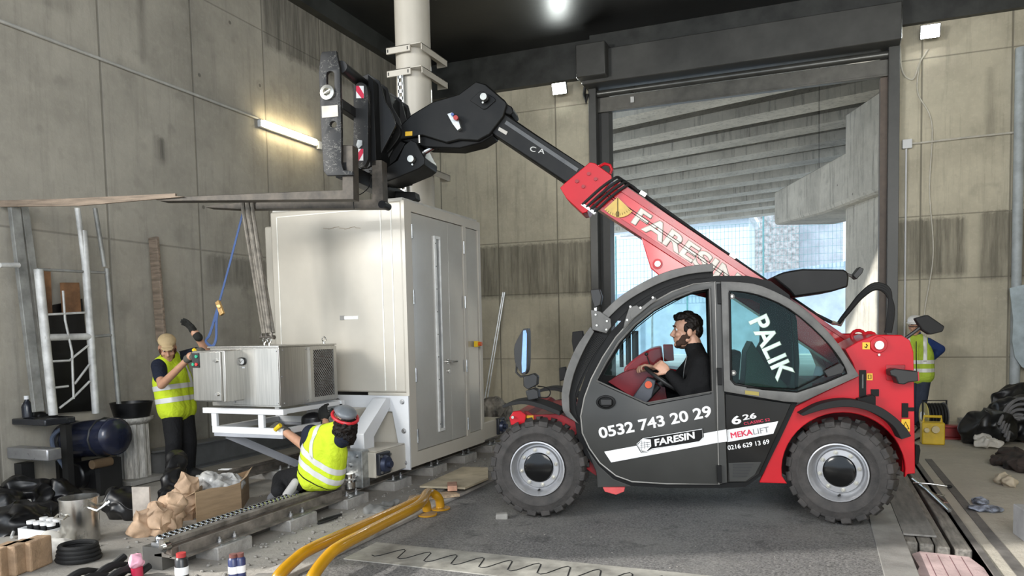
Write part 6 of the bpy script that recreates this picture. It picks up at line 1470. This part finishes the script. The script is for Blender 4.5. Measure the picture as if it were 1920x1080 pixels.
# cutter, grey sheet, plywood, pallet wood
tl_ = thing('cutter_tool', 'black pliers-like tool lying on the dusty floor beside the blocks', 'tool', G(620, 975))
MB().tube([G(598, 981)+V((0, 0, .012)), G(612, 976)+V((0, 0, .015)), G(640, 968)+V((0, 0, .016))], .012, 8).obj('handle', m_blackp, tl_); MB().tube([G(596, 984)+V((0, 0, .01)), G(610, 981)+V((0, 0, .014)), G(632, 973)+V((0, 0, .012))], .010, 8).obj('handle', m_blackp, tl_)
o = blob('grey_cloth', [('c', G(688, 962)+V((0, 0, .015)), G(742, 945)+V((0, 0, .015)), .045, .03), ('e', G(715, 958)+V((0, 0, .01)), (.12, .10, .025))], mat('cloth_grey', (.20, .20, .19), .8), None, .009, 1)
tag(lumpy(o, .02, 14, 4), 'folded grey cloth on the dusty floor behind the yellow rails', 'cloth')
def slab(name, pts, z0, z1, m, lab, cat, group=None, **k):
    P = [G(x, y, z1) for x, y in pts]; b = MB(); b.loft([[V((p.x, p.y, z0)) for p in P], P]); return tag(b.obj(name, m, smooth=0, **k), lab, cat, group)
slab('plywood_sheet', [(787, 911), (868, 875), (915, 876), (915, 896), (872, 914)], .062, .08, mat('plywood', (.50, .42, .29), .75, 0, .15, 5), 'light plywood sheet lying over boards left of the front wheel', 'plywood')
slab('pallet_board', [(765, 936), (768, 929), (850, 920), (862, 926)], .03, .055, m_woodr, 'light pallet board lying nearest to the yellow rails', 'board', 'pallet boards')
slab('pallet_board', [(780, 925), (800, 914), (812, 914), (795, 927)], .0, .05, m_woodg, 'grey pallet board lying left of the brick piece', 'board', 'pallet boards')
slab('pallet_board', [(805, 926), (825, 914), (838, 914), (822, 926)], .0, .05, m_woodg, 'grey pallet board lying under the brick piece', 'board', 'pallet boards')
b = MB(); b.box(G(848, 912, .09)+V((0, 0, .0)), (.09, .2, .05), .5); tag(b.obj('brick_piece', mat('brick_pink', (.46, .25, .17), .85, 0, .2, 8), smooth=0, bevel=.006), 'pinkish brick piece lying on the pallet boards by the plywood', 'brick')
# yellow guard rails
m_yp = mat('rail_yellow', (.40, .20, .008), .22, 0, .08, 3, coat=.4)
def hoop(pts, lab):
    t = thing('guard_rail', lab, 'guard rail', pts[0], group='yellow tubular guard rails')
    MB().tube(spline(pts, 7), .039, 16).obj('tube', m_yp, t)
    for p in (pts[0], pts[-1]): MB().cone((p.x, p.y, 0.003 if p.x > -3.14 else .028), (p.x, p.y, .014 if p.x > -3.14 else .04), .085, seg=20).obj('flange', m_yp, t)
A0 = G(826, 955); A1 = V((-2.94, 5.0, .19)); A2 = V((-2.86, 3.80, .19)); A3 = V((-2.84, 3.55, .02))
hoop([V((A0.x, A0.y, .02)), V((A0.x-.01, A0.y-.02, .11)), V((A0.x-.04, A0.y-.14, .175)), A1+V((0, -.05, 0)), A1.lerp(A2, .5), A2+V((0, .06, 0)), A2+V((.0, -.10, -.03)), A3+V((0, -.02, .07)), A3+V((0, -.03, .0))], 'yellow tubular guard rail nearer to the driveway, its round flange in view')
A1 = V((-3.06, 5.02, .17)); A2 = V((-3.05, 3.74, .17))
hoop([V((-3.09, 5.34, .045)), V((-3.09, 5.32, .11)), V((-3.08, 5.22, .165)), A1+V((0, -.05, 0)), A1.lerp(A2, .5), A2+V((0, .06, 0)), A2+V((-.01, -.10, -.03)), V((-3.06, 3.50, .09)), V((-3.06, 3.48, .045))], 'yellow tubular guard rail on the kerb side, behind the other one')
# ================================================================ RIGHT SIDE
# timbers in the channel
for i, (xa, xb, ya, yb_) in enumerate(((.585, .665, 5.72, 9.3), (.675, .765, 5.70, 9.3), (.775, .855, 5.62, 9.4), (.885, .985, 5.60, 9.6))):
    b = MB(); b.bx(xa, xb, ya, yb_, -.235, -.012 if i < 2 else -.004); o = b.obj('timber', m_woodg, smooth=0, bevel=.012)
    tag(o, 'grey squared timber laid in the floor channel, %s' % ('next to the edge plate', 'second from the edge plate', 'third from the edge plate', 'outermost, under the tools')[i], 'timber', 'timbers in the floor channel')
b = MB(); b.bx(.583, .80, 5.85, 9.2, -.002, .012); tag(b.obj('channel_board', mat('board_grey', (.20, .19, .175), .8, 0, .2, 3, .3, 20, sc=(6, 1, 6)), smooth=0), 'thin grey board covering the timbers behind the rear wheel', 'board')
b = MB(); P = [V((.60, 5.48, -.03)), V((.66, 5.56, -.03)), V((.95, 5.52, -.03)), V((.995, 5.3, -.03)), V((.995, 4.3, -.03)), V((.59, 4.3, -.03)), V((.59, 5.1, -.03)), V((.615, 5.2, -.03))]
b.loft([[p-V((0, 0, .2)) for p in P], P]); pf_ = tag(b.obj('foam_board', mat('foam_pink', (.50, .37, .36), .8, 0, .15, 5, .3, 30), smooth=0), 'scored pink foam board lying in the floor channel in front of the timbers', 'foam board')
b = MB()
for x in (.69, .76, .83, .90): b.bx(x-.002, x+.002, 4.3, 5.5, -.0305, -.0285)
b.obj('score_lines', mat('score_dark', (.2, .1, .11), .8), pf_)
tag(MB().tube([G(1712, 902)+V((0, 0, .02)), G(1738, 922)+V((0, 0, .02)), G(1780, 962)+V((0, 0, .02))], .016, 10).obj('steel_bar', m_stainl), 'long bright steel bar lying slantwise on the timbers', 'bar')
wr_ = thing('wrench', 'thin steel wrench lying across the steel bar on the timbers', 'wrench', G(1745, 916)); 
MB().tube([G(1712, 914)+V((0, 0, .045)), G(1745, 917)+V((0, 0, .048)), G(1776, 918)+V((0, 0, .03))], .007, 8).obj('shaft', m_stainl, wr_); MB().ell(G(1780, 918)+V((0, 0, .03)), (.025, .02, .016)).obj('head', m_rub, wr_)
tag(MB().tube([G(1745, 925)+V((0, 0, .015)), G(1776, 946)+V((0, 0, .015)), G(1766, 945)+V((0, 0, .012))], .009, 8).obj('thin_rod', mat('rod_brown', (.2, .12, .09), .5, .5)), 'thin brownish rod lying beside the steel bar', 'rod')
p = G(1764, 931); b = MB(); b.lathe([(.016, 0), (.034, 0), (.034, .006), (.016, .006)], Matrix.Translation(p+V((0, 0, .012))), 20, True); tag(b.obj('washer', m_stainl), 'round steel washer lying on the concrete beside the rod', 'washer')
# transformer, cable reel, red beam
p = G(1748, 832); t = thing('site_transformer', 'yellow portable site transformer standing on the floor by the back wall', 'transformer', p)
MB().bx(p.x-.13, p.x+.13, p.y-.1, p.y+.1, .0, .28).obj('case', mat('transformer_yellow', (.62, .42, .02), .45), t, bevel=.015)
MB().tube([p+V((-.1, 0, .28)), p+V((-.1, 0, .35)), p+V((.1, 0, .35)), p+V((.1, 0, .28))], .018, 8).obj('handle', mat('transformer_yellow'), t)
MB().cone(p+V((.02, -.1, .2)), p+V((.02, -.14, .2)), .045, seg=16).obj('socket', mat('socket_cream', (.6, .5, .28), .5), t); MB().cone(p+V((-.08, -.1, .19)), p+V((-.08, -.15, .19)), .03, seg=14).obj('socket', mat('socket_cream'), t)
p = G(1748, 812); t = thing('cable_reel', 'cable reel with yellow flange and black cable behind the yellow transformer', 'cable reel', p)
c0 = p+V((-.10, 0, .24)); c1 = p+V((.14, .05, .24)); dd = (c1-c0).normalized()
MB().cone(c0-dd*.012, c0, .19, seg=26).obj('flange', mat('reel_ochre', (.45, .38, .12), .5), t); MB().cone(c1, c1+dd*.012, .19, seg=26).obj('flange', mat('reel_dark', (.1, .1, .1), .5), t); MB().cone(c0-dd*.04, c0-dd*.013, .06, seg=16).obj('hub', m_w, t)
b = MB(); nn_ = dd.orthogonal().normalized(); mm_ = dd.cross(nn_)
for k in range(6): b.tube([c0.lerp(c1, (k+.5)/6)+(nn_*math.cos(u*.2618)+mm_*math.sin(u*.2618))*.165 for u in range(24)], .018, 7, True)
b.cone(c0, c1, .15, seg=20); b.obj('cable', m_rub, t)
MB().tube([p+V((-.13, -.1, .0)), p+V((-.13, -.05, .46)), p+V((.17, -.0, .46)), p+V((.17, -.05, .0))], .014, 8).obj('stand', m_rub, t)
for i, pts in enumerate((((1715, 812), (1725, 802), (1735, 806)), ((1714, 828), (1726, 822), (1738, 820)))):
    tag(MB().tube(spline([G(*q)+V((0, 0, .012)) for q in pts], 4), .012, 6).obj('floor_cable', m_rub), 'black cable on the floor left of the transformer, %s one' % ('the upper', 'the lower')[i], 'cable')
p = G(1763, 822); q_ = G(1830, 822); b = MB(); b.prism([(-.08, 0), (.08, 0), (.08, .02), (.01, .03), (.01, .15), (.08, .16), (.08, .18), (-.08, .18), (-.08, .16), (-.01, .15), (-.01, .03), (-.08, .02)], 0, .95, lambda u, v, w_: V((p.x+w_, p.y+u, v))); tag(b.obj('red_beam', mat('beam_red', (.30, .02, .02), .45), smooth=0), 'red painted steel I-beam lying in front of the back wall', 'beam')
for k in range(4):
    x = 2.0+.16*k; b = MB(); b.bx(x, x+.11, 11.5, 12.7, .0, .08); tag(b.obj('kerb_strip', mat('strip_grey', (.3, .29, .27), .8), smooth=0), 'grey strip lying behind the red beam, %s from the left' % ('first second third fourth'.split()[k]), 'strip', 'grey strips by the back wall')
# black heap of hoses and sacks
o = blob('sack_heap', [('e', G(1860, 838)+V((0, .2, .22)), (.30, .26, .24)), ('e', G(1905, 830)+V((.05, .1, .28)), (.42, .3, .28)), ('e', G(1832, 836)+V((0.04, .15, .1)), (.16, .16, .16)), ('e', G(1900, 815)+V((.2, .3, .3)), (.4, .3, .4))], m_bag, None, .018, 1)
tag(lumpy(o, .09, 6, 9), 'big black heap of sacks on the floor at the right edge', 'sacks')
for k in range(5):
    tag(MB().tube(spline([G(1868+k*4, 838)+V((0, -.12, .30-.05*k)), G(1885+k*2, 832)+V((0, -.14, .50-.05*k)), G(1905, 830)+V((.05, -.16, .58-.07*k)), G(1935, 830)+V((.2, -.14, .50-.08*k))], 5), .02, 7).obj('grey_hose', mat('hose_grey', (.16, .16, .17), .45)), 'dark grey hose draped over the black heap, %s from the top' % ('first second third fourth fifth'.split()[k]), 'hose', 'hoses on the black heap')
o = blob('white_cloth', [('e', G(1840, 836)+V((0, -.06, .10)), (.12, .06, .06)), ('e', G(1852, 840)+V((0, -.07, .08)), (.15, .08, .06))], mat('rag_white'), None, .012, 1); tag(lumpy(o, .04, 14, 2), 'whitish crumpled cloth at the foot of the black heap', 'cloth')
o = blob('brown_rags', [('e', G(1895, 862)+V((0, 0, .06)), (.14, .16, .08)), ('e', G(1912, 880)+V((0, 0, .06)), (.14, .3, .10)), ('e', G(1886, 872)+V((0, 0, .05)), (.14, .2, .06))], mat('rags_dark', (.05, .035, .03), .8, 0, .5, 9), None, .012, 1); tag(lumpy(o, .05, 11, 6), 'dark brown rags lying in front of the black heap', 'rags')
o = blob('paper_wad', [('e', G(1880, 908)+V((0, 0, .05)), (.07, .08, .06)), ('e', G(1893, 912)+V((0, 0, .04)), (.07, .08, .05))], mat('wad_beige', (.5, .43, .32), .8), None, .01, 1); tag(lumpy(o, .03, 18, 6), 'crumpled beige paper wad on the floor below the dark rags', 'paper')
o = blob('dark_rag', [('e', G(1848, 958)+V((0, 0, .02)), (.13, .09, .025)), ('e', G(1838, 945)+V((0, 0, .02)), (.07, .09, .03))], mat('rag_pattern', (.30, .33, .40), .8, 0, .4, 18, col2=(.012, .012, .015)), None, .009, 1); tag(lumpy(o, .022, 18, 1), 'black and pale patterned rag lying alone on the right floor', 'rag')
b = MB(); p = G(1912, 1010); b.box(p+V((.12, -.1, .11)), (.22, .5, .22), .1); tag(b.obj('grey_carton', mat('carton_grey', (.36, .36, .36), .7), smooth=0, bevel=.006), 'pale grey carton at the lower right edge', 'carton')
tp_ = MB(); ptz = [WY(x, y, YB-.2) for x, y in ((1893, 540), (1935, 530), (1940, 700), (1916, 688), (1903, 670), (1898, 640), (1900, 600))]
tp_.loft([ptz, [q+V((.0, .03, 0)) for q in ptz]]); tag(tp_.obj('hanging_tarp', mat('tarp_blue', (.42, .50, .54), .6), smooth=0), 'pale blue tarpaulin hanging at the right picture edge', 'tarpaulin')
tag(MB().cone(WY(1914, 90, YB-.08), V((WY(1914, 90, YB-.08).x, YB-.08, 0)), .07, seg=14).obj('grey_pipe', mat('pipe_bluegrey', (.40, .44, .46), .5)), 'pale blue grey pipe running down at the right picture edge', 'pipe')
# by the back wall left of the door
for i, (x0_, x1_) in enumerate(((916, 943), (921, 946))):
    b = MB(); b.beam(G(x0_+3, 768)+V((0, -.35, 0)), WY(x1_, 548, YB-.03), .035, .02); tag(b.obj('metal_profile', m_gal, smooth=0), 'thin galvanised profile leaning on the back wall beside the cabin, %s' % ('left', 'right')[i], 'profile', 'leaning galvanised profiles')
for i, (x, y, s) in enumerate(((945, 772, .2), (968, 770, .26), (990, 768, .18))):
    p = G(x, y+6); p.y -= 1.2; o = blob('grey_sack', [('e', p+V((0, 0, s*.7)), (s, s*.8, s*.8)), ('e', p+V((s*.4, 0, s*1.1)), (s*.7, s*.6, s*.6))], mat('sack_grey', (.30, .28, .25), .8, 0, .4, 6), None, .016, 1)
    tag(lumpy(o, .06, 8, i), 'dusty grey sack behind the front wheel, %s' % ('nearest to the cabin', 'the biggest in the middle', 'nearest to the mirror')[i], 'sack', 'dusty sacks behind the front wheel')
# small rubble
random.seed(3); b = MB()
for k in range(420):
    x = random.uniform(-3.9, -3.4) if random.random() < .6 else random.uniform(-5.2, -4.3); y = random.uniform(3.4, 8); s = random.uniform(.005, .018)
    b.ell((x, y, s*.4), (s, s*random.uniform(.6, 1.2), s*.7), None, 6, 4)
for k in range(25):
    s = random.uniform(.004, .008); b.ell((random.uniform(-2.9, .3), random.uniform(3.6, 5.2), s*.4), (s, s, s*.6), None, 6, 4)
tag(b.obj('rubble', mat('rubble_grey', (.26, .245, .22), .9)), 'loose small stones and dust crumbs on the floor around the rails', 'rubble', kind='stuff')
p = G(941, 972); b = MB(); b.box(p+V((0, 0, .02)), (.10, .07, .05), .4); tag(b.rough(.01, 12).obj('stone', mat('stone_pale', (.27, .26, .24), .85), smooth=0, bevel=.01), 'pale stone lying on the asphalt beside the front wheel', 'stone')
